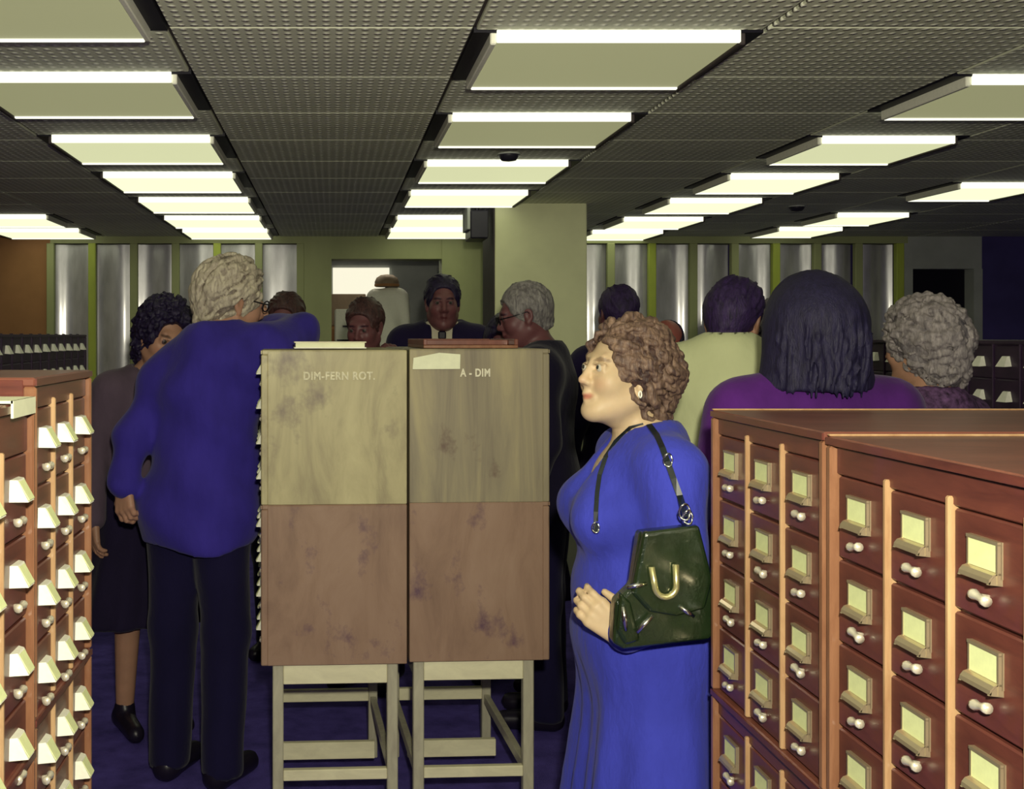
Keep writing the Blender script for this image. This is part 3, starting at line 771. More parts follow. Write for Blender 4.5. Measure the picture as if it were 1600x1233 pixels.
# ---- figure parts, canonical height 1.75 m, facing +y, +x is the figure's own right
HC = np.array((0, .015, 1.632))
class Fig:
    def __init__(s, **kw):
        d = dict(girth=1.0, wide=1.0, bust=0, yaw=0, pitch=0, roll=0, hs=1.0, lean=(0, 0), arm_r=None, arm_l=None, hair='short', hand_fine=False, fine=.0048, hoff=(0, 0, 0), eye_m='eye_shaded', brow=.0125, nose=1.0, tilt=0)
        d.update(kw); s.__dict__.update(d)
        s.HR = rotm(s.yaw, s.pitch, s.roll)
        s.piv = np.array((0, -.005, 1.50))
        g, w = s.girth, s.wide
        s.arm_r = s.arm_r or dict(sh=(.172 * w, -.01, 1.388), el=(.235 * w, -.03, 1.12), wr=(.25 * w, .06, .88), fd=(0, .15, -1), pn=(-1, 0, 0))
        s.arm_l = s.arm_l or dict(sh=(-.172 * w, -.01, 1.388), el=(-.235 * w, -.03, 1.12), wr=(-.25 * w, .06, .88), fd=(0, .15, -1), pn=(1, 0, 0))
    def hp(s, p):  # head-local -> figure
        p = np.array(p, float) * s.hs
        return s.HR @ (p + HC - s.piv) + s.piv + np.array(s.hoff)
    def head(s):
        H, h = s.hp, s.hs
        E = lambda c, r, k=.02, Rm=None: ell(H(c), np.array(r) * h, k, s.HR if Rm is None else s.HR @ Rm)
        C = lambda a, b, ra, rb, k=.02: cone(H(a), H(b), ra * h, rb * h, k)
        ps = [E((0, -.018, .032), (.074, .094, .088), .02), E((0, .028, -.035), (.060, .066, .086), .035), C((0, .030, -.090), (0, .070, -.100), .036, .020, .03)]
        for q in (-1, 1):
            ps += [E((q * .034, .060, -.030), (.028, .030, .032), .025), C((q * .052, .0, -.060), (q * .018, .066, -.098), .020, .018, .03)]
        ps += [C((-.030, .079, .026), (.030, .079, .026), s.brow, s.brow, .02)]
        for q in (-1, 1): ps += [sub(E((q * .031, .104, .004), (.019, .020, .013), .015))]
        for q in (-1, 1): ps += [E((q * .031, .0815, .003), (.0165, .0125, .0115), .006), C((q * .017, .094, .0118), (q * .046, .085, .0095), .0034, .0028, .005), C((q * .017, .093, -.0080), (q * .045, .085, -.006), .0026, .0024, .005)]
        ps += [C((0, .089, .014), (0, .110, -.027), .0080, .0098 * s.nose, .014), C((0, .110, -.029), (0, .114, -.031), .0098 * s.nose, .0092 * s.nose, .008)]
        for q in (-1, 1): ps += [E((q * .0120 * s.nose, .101, -.036), (.0078, .011, .0075), .008), sub(E((q * .0075, .106, -.0445), (.003, .0045, .003), .003))]
        ps += [C((-.021, .087, -.068), (0, .0985, -.0635), .0042, .0062, .008), C((.021, .087, -.068), (0, .0985, -.0635), .0042, .0062, .008), C((-.017, .088, -.0735), (0, .095, -.0765), .0048, .0070, .007), C((.017, .088, -.0735), (0, .095, -.0765), .0048, .0070, .007)]
        ps += [sub(C((-.024, .0965, -.0690), (0, .105, -.0700), .0024, .0024, .003)), sub(C((.024, .0965, -.0690), (0, .105, -.0700), .0024, .0024, .003))]
        ps += [E((0, .080, -.104), (.020, .018, .017), .02), C((0, .094, -.046), (0, .096, -.058), .010, .008, .012)]
        for q in (-1, 1):
            Re = rotm(q * 18, 8, 0)
            ps += [E((q * .076, -.008, -.005), (.009, .019, .031), .008, Re), sub(E((q * .084, -.004, -.003), (.006, .010, .017), .006, Re)), E((q * .074, .0, -.034), (.007, .009, .011), .008)]
        return ps
    def neck(s):
        a = np.array((0, -.02, 1.40)); b = s.hp((0, -.022, -.075))
        return [cone(a, b, .062, .055, .03)]
    def torso(s, wide=1.0):
        g, w = s.girth, s.wide * wide
        ps = [ell((0, .0, 1.275), (.158 * w, .108 * g, .19), .05), cone((-.135 * w, -.015, 1.385), (.135 * w, -.015, 1.385), .052, .052, .06), cone((-.045, -.025, 1.452), (-.15 * w, -.018, 1.395), .030, .040, .06), cone((.045, -.025, 1.452), (.15 * w, -.018, 1.395), .030, .040, .06), cone((0, -.025, 1.35), (0, -.02, 1.44), .09, .062, .06),
              ell((0, .004 * g, 1.08), (.140 * w * (g ** .5), .104 * g, .17), .06), ell((0, -.008, .93), (.162 * w * (g ** .4), .116 * g, .13), .06)]
        if s.bust:
            for q in (-1, 1): ps.append(ell((q * .072, .085 * g, 1.265), (.068, .062 * s.bust, .068), .05))
        return ps
    def arms(s, thick=1.0):
        ps = []
        for A in (s.arm_r, s.arm_l):
            sh, el, wr = (np.array(A[k], float) for k in ('sh', 'el', 'wr'))
            ps += [cone(sh, el, .054 * thick, .043 * thick, .03), cone(el, wr, .043 * thick, .029 * thick, .02)]
        return ps
    def hand(s, A, q):
        wr = np.array(A['wr'], float); fd = np.array(A['fd'], float); fd /= np.linalg.norm(fd)
        pn = np.array(A['pn'], float); pn -= fd * (pn @ fd); pn /= np.linalg.norm(pn)      # palm normal (inner side)
        th = np.array(A.get('th', np.cross(fd, pn) * q), float); th -= fd * (th @ fd); th -= pn * (th @ pn); th /= np.linalg.norm(th)   # thumb side
        curl = A.get('curl', 25)
        ps = []
        for i, (o, ln) in enumerate(((.030, .072), (.010, .080), (-.010, .075), (-.028, .060))):
            k0 = wr + fd * (.088 - abs(o - .01) * .25) + th * o
            ps.append(cone(wr + th * o * .6 + fd * .012, k0, .0155, .0125, .010))
            p = k0; ang = curl * .6
            for seg, r0, r1 in ((.42, .0100, .0092), (.32, .0092, .0084), (.26, .0084, .0070)):
                d = fd * math.cos(R(ang)) + pn * math.sin(R(ang)); e = p + d * ln * seg
                ps.append(cone(p, e, r0, r1, .004)); p = e; ang += curl * (1.1 + .1 * i)
        t0 = wr + fd * .022 + th * .022 + pn * .006; t1 = t0 + fd * .034 + th * .030 + pn * .012; t2 = t1 + fd * .034 + th * (.012 if not A.get('tin') else -.004) + pn * .012
        ps += [cone(t0, t1, .0165, .0115, .012), cone(t1, t2, .0115, .0085, .005)]
        return ps
    def hands(s): return s.hand(s.arm_r, -1) + s.hand(s.arm_l, 1)
    def legs(s):
        ps = []
        for q in (-1, 1):
            ps += [cone((q * .088, -.005, .90), (q * .092, .01, .50), .088, .056, .04), cone((q * .092, .01, .50), (q * .095, -.02, .09), .056, .036, .03), cone((q * .095, -.035, .045), (q * .105, .14, .030), .036, .026, .03)]
        return ps
    def shear(s, P):
        t = np.clip(P[:, 2] - .85, 0, None)
        if s.tilt: P[:, 2] += s.tilt * np.minimum(P[:, 0], 0) * np.clip((P[:, 2] - 1.0) / .35, 0, 1) * np.clip((1.62 - P[:, 2]) / .12, 0, 1)
        P[:, 0] += s.lean[0] * t; P[:, 1] += s.lean[1] * t
        return P

def bounds(ps, pad=.03):
    lo, hi = np.full(3, 9.), np.full(3, -9.)
    for p in ps:
        if p[0] in ('cone', 'ell'): a, b = prim_box(p); lo = np.minimum(lo, a); hi = np.maximum(hi, b)
    return lo - pad, hi + pad

def surf(name, ps, fig, m, res, fine=((), (), ()), parent=None, smooth=1, tintf=None, bnd=None):
    lo, hi = bnd or bounds(ps)
    ax = tuple(axis(lo[d], hi[d], res, fine[d]) for d in range(3))
    P, Q = nets(field(ps, ax), ax)
    if smooth: P = taubin(P, Q, smooth)
    tint = tintf(P) if tintf else None
    P = fig.shear(P)
    return link(name, make_mesh(name, P, Q, m, tint), parent)

def folds(amp, f=(9, 9, 30), ph=0.0):
    def fn(D, x, y, z):
        return D + amp * (np.sin(x * f[0] * 2.1 + z * f[2] + np.sin(y * 11 + ph) * 1.6 + ph) * .6 + np.sin(y * f[1] * 1.7 - z * f[2] * .6 + x * 14 + ph * 2) * .4)
    return ('func', fn)
def curls(amp, s):
    k = 2 * math.pi / s
    def fn(D, x, y, z):
        return D + amp * (np.sin(x * k + 1.7 * np.sin(z * k * .5)) * np.sin(y * k + 1.3 * np.sin(x * k * .6)) * np.sin(z * k + np.sin(y * k * .7)))
    return ('func', fn)

LOW = dict(long=-.080, bob=-.085)
def make_hair(fig, style, m, parent, seed=1, res=.006, locks_m=None):
    rnd = random.Random(seed); H, h = fig.hp, fig.hs
    E = lambda c, r, k=.02: ell(H(c), np.array(r) * h, k, fig.HR)
    C = lambda a, b, ra, rb, k=.01: cone(H(a), H(b), ra * h, rb * h, k)
    n3 = lambda v: fig.HR @ np.array(v, float)
    t = dict(short=.012, tousled=.020, curly=.024, long=.030, bob=.026, bald=.006, wavy=.008)[style]
    ps = [E((0, -.022, .036), (.075 + t, .094 + t, .088 + t), .02)]
    if style in ('long', 'bob'):
        low = LOW[style]
        ps += [C((0, -.05, .02), (0, -.060, low - .06), .10 + t * .4, .090 + t * .5, .05)]
        for q in (-1, 1): ps += [C((q * .055, -.03, .0), (q * .082, -.04, low - .06), .055, .060, .04)]
        ps += [('half', n3((0, 0, -1)), H((0, 0, low - .055)))]
    elif style in ('curly', 'wavy'):
        ps += [C((0, -.06, .0), (0, -.065, -.085), .085 + t * .4, .055 + t * .4, .04)]
        for q in (-1, 1): ps += [C((q * .062, -.01, .02), (q * .066, -.02, -.05), .028 + t * .3, .022 + t * .3, .03)]
    else:
        ps += [C((0, -.055, .0), (0, -.058, -.055), .066, .050, .03)]
        for q in (-1, 1): ps += [C((q * .070, .018, .03), (q * .071, .016, -.012), .010, .006, .01)]
    if style in ('curly', 'wavy'):
        for q in (-1, 1): ps.append(sub(E((q * .092, .012, -.048), (.026, .020, .026), .008)))
    if style == 'bald': ps.append(sub(E((0, .02, .085), (.085, .105, .075), .01)))
    # open the face
    fw = .062 if style in ('long', 'bob', 'curly') else .068
    ps += [sub(E((0, .100, -.022), (fw, .070, .104), .012)), sub(E((0, .085, -.105), (fw + .006, .085, .075), .015)), sub(E((.027, .116, .036), (.038, .062, .044), .012)), sub(E((-.027, .116, .036), (.038, .062, .044), .012))]
    if style in ('short', 'tousled', 'bald'):
        ps.append(sub(E((0, .045, -.10), (.10, .062, .085), .012)))
        for q in (-1, 1): ps.append(sub(E((q * .083, -.006, -.012), (.016, .022, .034), .006)))
        ps.append(('half', n3((0, -.25, -1)), H((0, -.06, -.085))))
    if style in ('curly', 'wavy'): ps.append(('half', n3((0, -.1, -1)), H((0, -.06, -.145))))
    # locks laid over the shell
    nl = dict(short=90, tousled=200, curly=300, long=150, bob=110, bald=0, wavy=340)[style]
    cr = np.array((.075 + t, .094 + t, .088 + t)) * .985
    O_ = np.array((0, -.022, .036)); lk = ps
    solid = [p for p in ps if p[0] in ('cone', 'ell')]
    cuts = [p[1] for p in ps if p[0] == 'sub']; halves = [p for p in ps if p[0] == 'half']
    def free(p):
        w = H(p)
        return all(float(prim_eval(q, w[0], w[1], w[2])) > -.002 for q in cuts) and all(float(h_[1] @ (w - h_[2])) < .004 for h_ in halves)
    def push(p, r):
        d = p - O_; n_ = np.linalg.norm(d); d = d / n_; lo_, hi_ = n_ * .8, n_ * 1.9
        for _ in range(9):
            md = (lo_ + hi_) / 2; w = H(O_ + d * md)
            if min(float(prim_eval(q, w[0], w[1], w[2])) for q in solid) < r: lo_ = md
            else: hi_ = md
        return O_ + d * lo_
    two = style in ('wavy', 'tousled', 'curly') and locks_m is not None
    if two: lk = []
    for i in range(nl):
        pts = []; wl = rnd.uniform(0, 6); nseg = 8
        if style in ('long', 'bob'):
            ph = rnd.uniform(-180, 180); aph = abs(ph); el0 = rnd.uniform(15, 88); emin = 40 if aph < 48 else (10 if aph < 85 else -42)
            el0 = max(el0, emin + 12); ln = rnd.uniform(28, 60); sw = rnd.uniform(-14, 14)
            for k in range(nseg + 1):
                u = k / nseg; el_ = max(el0 - ln * u, emin - (0 if aph < 85 else 6)); az = ph + sw * u + 3 * math.sin(wl + u * 5)
                d = np.array((math.cos(R(el_)) * math.sin(R(az)), math.cos(R(el_)) * math.cos(R(az)), math.sin(R(el_))))
                pts.append(push(O_ + d * cr, .001))
            if aph > 55:
                low = (LOW[style] - .05) + rnd.uniform(-.02, .015); e = pts[-1]; wv = rnd.uniform(0, 6)
                for k in range(1, 6):
                    u = k / 5; pts.append(np.array((e[0] * (1 - .12 * u) + .006 * math.sin(wv + 5 * u), e[1] * (1 - .1 * u) - .012 * u + .004 * math.cos(wv + 5 * u), e[2] + (low - e[2]) * u))); pts[-1] = np.array((*(push(np.array((pts[-1][0], pts[-1][1], O_[2])), 0)[:2] * 0 + pts[-1][:2] * 1.06), pts[-1][2]))
        else:                                   # swept from the forehead to the nape
            amp = dict(short=.12, tousled=.32, curly=1.1, wavy=.9, bald=0)[style]; frq = dict(short=60, tousled=75, curly=210, wavy=150, bald=1)[style]
            lift = dict(short=.001, tousled=.0045, curly=.007, wavy=.008, bald=0)[style]; stp = .011; nst = rnd.randint(6, 9)
            for _ in range(40):
                v = np.array([rnd.gauss(0, 1) for _ in range(3)]); v /= np.linalg.norm(v)
                p = push(O_ + v * cr, .001)
                if free(p): break
            else: continue
            q0 = rnd.uniform(-.6, .6); arc = 0.0; pts = [p]
            for k in range(nst):
                n_ = (p - O_) / (cr * cr); n_ /= np.linalg.norm(n_)
                F_ = np.array((.25 * np.sign(p[0]) * (p[2] > .06), -.75, -.8 if p[2] < .09 else -.25)); F_ = F_ - n_ * (F_ @ n_); F_ /= np.linalg.norm(F_) + 1e-6
                sd = np.cross(n_, F_); ph_ = frq * arc + 40 * p[0] + q0
                p = p + (F_ + sd * amp * math.sin(ph_)) * stp; arc += stp
                p = push(p, .001 + lift * (.6 + math.sin(ph_ * .8 + 1)))
                if not free(p): break
                pts.append(p)
            if len(pts) < 3: continue
        r = rnd.uniform(.0065, .0105) * dict(wavy=.95, curly=.95, tousled=.95, short=.6, long=.9, bob=.9, bald=1)[style]
        for k in range(len(pts) - 1):
            u = k / (len(pts) - 1); rr = r * (1 - .5 * u)
            lk.append(C(pts[k], pts[k + 1], rr, r * (1 - .5 * (u + 1 / len(pts))), .002))
    if style in ('curly', 'wavy', 'tousled'): ps.append(curls(.005, .034))
    o = surf('hair', ps, fig, m, res, parent=parent, smooth=1)
    if two: surf('hair_locks', lk, fig, locks_m, res * .85, parent=o, smooth=1)
    return o

def sphere_mesh(name, r, m, seg=14):
    b = bmesh.new(); bmesh.ops.create_uvsphere(b, u_segments=seg, v_segments=seg // 2 + 2, radius=r)
    me = bpy.data.meshes.new(name); b.to_mesh(me); b.free(); me.materials.append(m); me.polygons.foreach_set('use_smooth', [True] * len(me.polygons)); return me
EYE_D = sphere_mesh('eye', .0132, M['eye_shaded'])
EYE_M, IRIS_M = sphere_mesh('eye', .0132, M['eye_white']), sphere_mesh('iris', .0066, M['iris'])

def person(label, loc, yaw, height, fig, skin, hair_m, hair, clothes, seed=1, group=None, hair_res=.006, eyes=True, glasses=False, locks_m=None, earring=False):
    """clothes: list of (kind, material, options)"""
    s = height / 1.75
    fn = fig.fine
    hc = fig.hp((0, 0, 0)); rad = .125 * fig.hs
    fx, fy, fz = [[(hc[d] - rad - (.01 if d == 2 else 0), hc[d] + rad, fn)] for d in range(3)]
    for A in (fig.arm_r, fig.arm_l):
        w = np.array(A['wr'], float); f_ = np.array(A['fd'], float); f_ /= np.linalg.norm(f_); c = w + f_ * .08
        st = .0042 if fig.hand_fine else .009
        for d, L in enumerate((fx, fy, fz)): L.append((c[d] - .11, c[d] + .11, st))
    ps = fig.torso() + fig.legs() + fig.arms() + fig.neck() + fig.hands() + fig.head()
    HRi = fig.HR.T
    def tintf(P):
        q = ((P - fig.piv - np.array(fig.hoff)) @ fig.HR) + fig.piv - HC; q = q / fig.hs
        t = np.zeros((len(P), 4)); t[:, 3] = 1
        lip = np.clip(1.25 - np.sqrt((q[:, 0] / .0205) ** 2 + ((q[:, 2] + .0690 - .12 * np.abs(q[:, 0])) / .0088) ** 2 + ((q[:, 1] - .096) / .014) ** 2), 0, .5) * 2
        br = 0
        for k in (-1, 1):
            zz = .0235 - np.abs(np.abs(q[:, 0]) - .030) * .22
            br = np.maximum(br, np.clip(1.3 - np.sqrt(((q[:, 0] - k * .031) / .019) ** 2 + ((q[:, 2] - zz) / .0052) ** 2 + ((q[:, 1] - .09) / .025) ** 2), 0, .3) / .3)
        for k in (-1, 1): br = np.maximum(br, np.clip(1.2 - np.sqrt(((q[:, 0] - k * .031) / .016) ** 2 + ((q[:, 2] - .0092) / .0026) ** 2 + ((q[:, 1] - .095) / .016) ** 2), 0, .4) / .4 * .9)
        ck = np.clip(1 - np.sqrt(((np.abs(q[:, 0]) - .038) / .026) ** 2 + ((q[:, 2] + .036) / .024) ** 2 + ((q[:, 1] - .085) / .03) ** 2), 0, 1)
        nz = np.clip(1 - np.sqrt((q[:, 0] / .02) ** 2 + ((q[:, 2] + .032) / .02) ** 2 + ((q[:, 1] - .115) / .025) ** 2), 0, 1)
        t[:, 0] = lip; t[:, 1] = br * .75; t[:, 2] = np.maximum(ck * .55, nz * .5)
        return t
    body = surf('person', ps, fig, skin, .016, (fx, fy, fz), tintf=tintf)
    if eyes:
        for q in (-1, 1):
            p = fig.shear(fig.hp((q * .031, .0830, .0022))[None])[0]
            e = link('eye', EYE_D if fig.eye_m == 'eye_shaded' else EYE_M, body, None, Vector(p)); e.scale = (fig.hs,) * 3
            p2 = Vector(fig.HR @ np.array((q * -.0005, .0080, .0004)))
            link('iris', IRIS_M, e, None, p2)
    if glasses:
        g = MB(); hpt = lambda p: Vector(fig.shear(fig.hp(p)[None])[0])
        for q in (-1, 1):
            g.tube([hpt((q * .034 + .022 * math.cos(a), .108, .002 + .017 * math.sin(a))) for a in [k * math.pi / 7 for k in range(14)]], .0024, 6, True)
            g.tube([hpt((q * .056, .106, .006)), hpt((q * .073, .06, .006)), hpt((q * .080, -.005, .010)), hpt((q * .079, -.02, -.008))], .0024, 6)
        g.tube([hpt((-.012, .109, .006)), hpt((.012, .109, .006))], .0024, 6)
        g.build('glasses', M['glasses'], body, smooth=True)
    if hair: make_hair(fig, hair, hair_m, body, seed, hair_res, locks_m)
    if earring:
        for q in (-1, 1):
            b_ = MB(); c = Vector(fig.shear(fig.hp((q * .079, .002, -.050))[None])[0])
            b_.tube([c + Vector((  .002 * math.cos(k * math.pi / 5), .003 * math.cos(k * math.pi / 5), .008 * math.sin(k * math.pi / 5))) for k in range(10)], .0024, 6, True).build('earring', M['card_white'], body, smooth=True)
    for kind, m, o in clothes: dress_up(kind, m, o, fig, body)
    body.location = loc; body.rotation_euler = (0, 0, R(yaw)); body.scale = (s, s, s)
    tag(body, label, 'person', group)
    return body

UP = np.array((0, 0, 1.))
def sleeve_cut(A, extra=.0):
    el, wr = np.array(A['el'], float), np.array(A['wr'], float); d = (wr - el) / np.linalg.norm(wr - el)
    return el, wr + d * extra
def dress_up(kind, m, o, fig, body):
    res = o.get('res', .013)
    if kind in ('jacket', 'top'):
        t = o.get('t', .020 if kind == 'jacket' else .012)
        hem = o.get('hem', .80 if kind == 'jacket' else .86)
        g, w = fig.girth, fig.wide
        ps = inflate(fig.torso(1.02), t)
        ps += [cone((-.160 * w, -.012, 1.392), (.160 * w, -.012, 1.392), .050 + t * .6, .050 + t * .6, .06)] if kind == 'jacket' else []
        ps += [ell((0, -.006, hem + .06), (.165 * w * g ** .4 + t, .118 * g + t, .16), .05)]
        ps += [('half', np.array((0, 0, -1.)), np.array((0, 0, hem)))]
        short = o.get('short', False)
        for A in (fig.arm_r, fig.arm_l):
            sh, el, wr = (np.array(A[k], float) for k in ('sh', 'el', 'wr'))
            ps.append(cone(sh, el, .056 + t, .047 + t * .8, .045))
            if not short: ps.append(cone(el, el + (wr - el) * .96, .047 + t * .8, .034 + t * .7, .02))
        ps.append(folds(o.get('fold', .0032), ph=o.get('ph', 0.)))
        nr = o.get('neck', .064)
        ps.append(sub(cone((0, -.02, 1.435), (0, .03, 1.62), nr, nr + .035, .015)))
        if o.get('vtop'): ps.append(sub(cone((0, .20, 1.30), (0, .09, 1.50), .015, .066, .012)))
        if kind == 'jacket' and o.get('v', True):
            ps.append(sub(cone((0, .16, 1.20), (0, .085, 1.50), .012, .062, .012)))
        c = surf(kind if kind == 'top' else 'jacket', ps, fig, m, res, parent=body)
        if o.get('collar', kind == 'jacket'):
            cp = []
            for k in range(15):
                a = R(-150 + 300 * k / 14) - R(90); cp.append((.072 * math.cos(a), -.022 + .066 * math.sin(a), 1.455 - .020 * (1 + math.sin(a)) ))
            P = np.array([fig.shear(np.array([p]))[0] for p in cp])
            b = MB().ribbon([Vector(p) for p in P], .042, .012, (0, .2, 1)); b.build('collar', o.get('collar_m', m), c, smooth=True)
    elif kind == 'shirt':
        ps = inflate(fig.torso(), .010) + [cone((0, -.022, 1.40), (0, -.008, 1.490), .072, .066, .02)]
        ps += [sub(cone((0, -.01, 1.46), (0, .01, 1.62), .058, .062, .004)), sub(cone((0, .10, 1.475), (0, .10, 1.62), .012, .05, .006)), ('half', np.array((0, 0, -1.)), np.array((0, 0, .90))), ('half', np.array((0, -.25, 1.)), np.array((0, 0, 1.492)))]
        surf('shirt', ps, fig, m, .009, parent=body)
        if o.get('tie'):
            t = [(0, .088, 1.432), (0, .098, 1.40), (0, .118, 1.33), (0, .124, 1.26)]
            b = MB(); t = [Vector(fig.shear(np.array([p]))[0]) for p in t]
            b.ribbon(t[1:], .050, .010, (1, 0, 0)); b.box(t[0] - Vector((.018, .012, .020)), t[0] + Vector((.018, .012, .018)), bev=.006)
            b.build('necktie', M['tie'], body)
    elif kind == 'trousers':
        ps = [ell((0, -.008, .93), (.166 * fig.wide * fig.girth ** .4 + .008, .118 * fig.girth + .008, .12), .05)]
        for q in (-1, 1):
            ps += [cone((q * .088, -.005, .90), (q * .098, .006, .50), .098, .078, .04), cone((q * .098, .006, .50), (q * .10, -.018, .06), .078, .068, .03)]
        ps += [folds(.003, (6, 6, 22), 1.), ('half', np.array((0, 0, -1.)), np.array((0, 0, .045))), ('half', np.array((0, 0, 1.)), np.array((0, 0, 1.04)))]
        surf('trousers', ps, fig, m, .016, parent=body)
    elif kind == 'skirt':
        ps = [ell((0, -.006, .96), (.182 * fig.wide * fig.girth ** .4, .132 * fig.girth, .15), .05)]
        hem, flare = o.get('hem', .42), o.get('flare', .05)
        for x in (-.09, .09): ps.append(cone((x, -.004, .92), (x * (1 + flare * 6), -.004, hem), .11 * fig.girth ** .5, .13 + flare, .10))
        def pleat(D, x, y, z):
            a = np.arctan2(y + .004, x); k = np.clip((.95 - z) / .5, 0, 1)
            return D + k * o.get('amp', .010) * (np.sin(a * 13 + .8 * np.sin(z * 5)) + .5 * np.sin(a * 7 + 1))
        ps += [('func', pleat), ('half', np.array((0, 0, -1.)), np.array((0, 0, hem))), ('half', np.array((0, 0, 1.)), np.array((0, 0, 1.06)))]
        surf('skirt', ps, fig, m, .013, parent=body)
    elif kind == 'shoes':
        for q in (-1, 1):
            ps = [cone((q * .095, -.045, .050), (q * .107, .145, .036), .044, .036, .03), cone((q * .095, -.03, .06), (q * .095, -.02, .10), .045, .042, .02), ('half', np.array((0, 0, -1.)), np.array((0, 0, .004)))]
            surf('shoe', ps, fig, m, .013, parent=body)

OUT = lambda m=None: [('trousers', m or M['trouser_navy'], {}), ('shoes', M['shoe'], {})]
def stand_at(xp, ytop, Y, hair_t=.02):
    """floor position and figure height from the head's place in the photograph"""
    p = px(xp, ytop, Y); return (p.x, Y, 0), p.z - hair_t

# --- hero: woman in blue with the dark handbag
loc, hgt = stand_at(1003, 497, 2.60, .010)
f = Fig(girth=1.34, wide=1.02, bust=1.15, yaw=18, pitch=7, hs=1.05, hoff=(0, .050, -.012), eye_m='w', brow=.0085, nose=.92, fine=.0034, hand_fine=True, lean=(0, .0),
        arm_l=dict(sh=(-.180, -.025, 1.395), el=(-.240, -.015, 1.085), wr=(-.232, .120, 1.012), fd=(.22, .75, .62), pn=(1, -.1, .1), th=(0, -.7, 1), curl=30, tin=True),
        arm_r=dict(sh=(.180, -.01, 1.395), el=(.25, -.03, 1.11), wr=(.25, .03, .88), fd=(0, .15, -1), pn=(-1, 0, 0), curl=30))
woman = person('person in a long blue dress with curly brown hair and a shoulder bag', loc, 92, hgt, f, M['skin_fair'], M['hair_brown'], 'wavy',
               [('top', M['dress_blue'], dict(t=.016, hem=.985, neck=.064, res=.010, fold=.005, vtop=True, collar=True)), ('skirt', M['dress_blue'], dict(hem=.22, flare=.075, amp=.011)), ('shoes', M['shoe'], {})], seed=5, hair_res=.0040, locks_m=M['locks_brown'], earring=True)

# --- tall grey-haired man in a blue jacket
Y = 3.90; loc, hgt = stand_at(310, 407, Y, -.045)
f = Fig(girth=1.12, wide=1.05, yaw=-36, pitch=-8, fine=.0045, hand_fine=True, lean=(.09, .02), hs=1.03, hoff=(.0, .025, -.055), tilt=.30,
        arm_r=dict(sh=(.185, .02, 1.415), el=(.225, .16, 1.475), wr=(.045, .26, 1.480), fd=(-.45, .1, .8), pn=(-.3, -1, 0), th=(-1, 0, -.3), curl=40),
        arm_l=dict(sh=(-.165, -.02, 1.39), el=(-.222, -.085, 1.17), wr=(-.205, -.145, .985), fd=(.25, -.12, -1), pn=(.2, 1, .1), th=(-1, .2, 0), curl=42))
person('tall person in a blue jacket with tousled grey hair leaning on the catalog', loc, -24, hgt, f, M['skin_tan'], M['hair_grey'], 'tousled',
       [('jacket', M['blazer_blue'], dict(hem=.78, fold=.013, v=False, res=.011, t=.028))] + OUT(), seed=8, hair_res=.005, glasses=True, locks_m=M['locks_grey'])

# --- dark-haired woman behind him
loc, hgt = stand_at(232, 463, 4.45, .032)
person('person with a big dark hairdo and mauve coat behind the tall grey-haired one', loc, -150, hgt, Fig(yaw=0, pitch=-18, roll=-12, hs=1.08, lean=(0, .06)), M['skin_tan'], M['hair_black'], 'curly',
       [('jacket', M['mauve_coat'], dict(v=False)), ('skirt', M['skirt_dark'], dict(hem=.45)), ('shoes', M['shoe'], {})], seed=3, eyes=True)

# --- head behind the raised sleeve
loc, hgt = stand_at(449, 458, 5.45, .014)
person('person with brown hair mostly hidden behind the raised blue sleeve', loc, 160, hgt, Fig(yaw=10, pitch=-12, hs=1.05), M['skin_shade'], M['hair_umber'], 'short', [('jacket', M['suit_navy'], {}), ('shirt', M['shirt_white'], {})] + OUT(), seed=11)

# --- round dark head with a hand raised to the chin
loc, hgt = stand_at(575, 462, 5.0, .014)
person('person with a round shaded face and beige sleeve at the opening', loc, 158, hgt, Fig(yaw=0, pitch=-14, hs=.96,
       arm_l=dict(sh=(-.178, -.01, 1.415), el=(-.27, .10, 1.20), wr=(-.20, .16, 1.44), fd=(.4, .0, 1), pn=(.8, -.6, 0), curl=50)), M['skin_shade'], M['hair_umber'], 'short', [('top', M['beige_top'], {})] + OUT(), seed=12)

# --- suited man with a tie
loc, hgt = stand_at(691, 422, 5.6, -.022)
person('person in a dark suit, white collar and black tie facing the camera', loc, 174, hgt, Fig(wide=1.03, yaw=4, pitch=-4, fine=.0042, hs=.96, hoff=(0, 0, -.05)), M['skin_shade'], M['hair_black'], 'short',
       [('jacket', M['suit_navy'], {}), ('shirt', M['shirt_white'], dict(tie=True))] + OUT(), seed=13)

# --- low dark head beside him
loc, hgt = stand_at(797, 492, 5.05, .016)
person('person with a low dark head beside the grey-haired one with glasses', loc, 150, hgt, Fig(yaw=0, pitch=-16), M['skin_shade'], M['hair_black'], 'bob', [('top', M['plum_top'], {}), ('skirt', M['skirt_dark'], {}), ('shoes', M['shoe'], {})], seed=14)

# --- man with glasses in profile
loc, hgt = stand_at(850, 436, 4.5, -.006)
person('person with glasses and silver hair in a dark suit, seen in profile', loc, 74, hgt, Fig(girth=1.05, yaw=14, pitch=-14, hs=.96, fine=.0042, lean=(0, .03), hoff=(0, .01, -.02)), M['skin_shade'], M['hair_silver'], 'short',
       [('jacket', M['suit_black'], {}), ('shirt', M['shirt_white'], {})] + OUT(), seed=15, glasses=True)

# --- people behind the woman
loc, hgt = stand_at(966, 447, 5.5, .016)
person('person with short dark hair just above the blue-dressed one', loc, 10, hgt, Fig(hs=1.03), M['skin_shade'], M['hair_purple'], 'short', [('jacket', M['suit_navy'], dict(v=False))] + OUT(), seed=16)
loc, hgt = stand_at(1044, 497, 5.1, .004)
person('balding ruddy person between the curly brown hair and the cream shirt', loc, 155, hgt, Fig(pitch=-18), M['skin_ruddy'], M['hair_black'], 'bald', [('top', M['plum_top'], {})] + OUT(), seed=17)

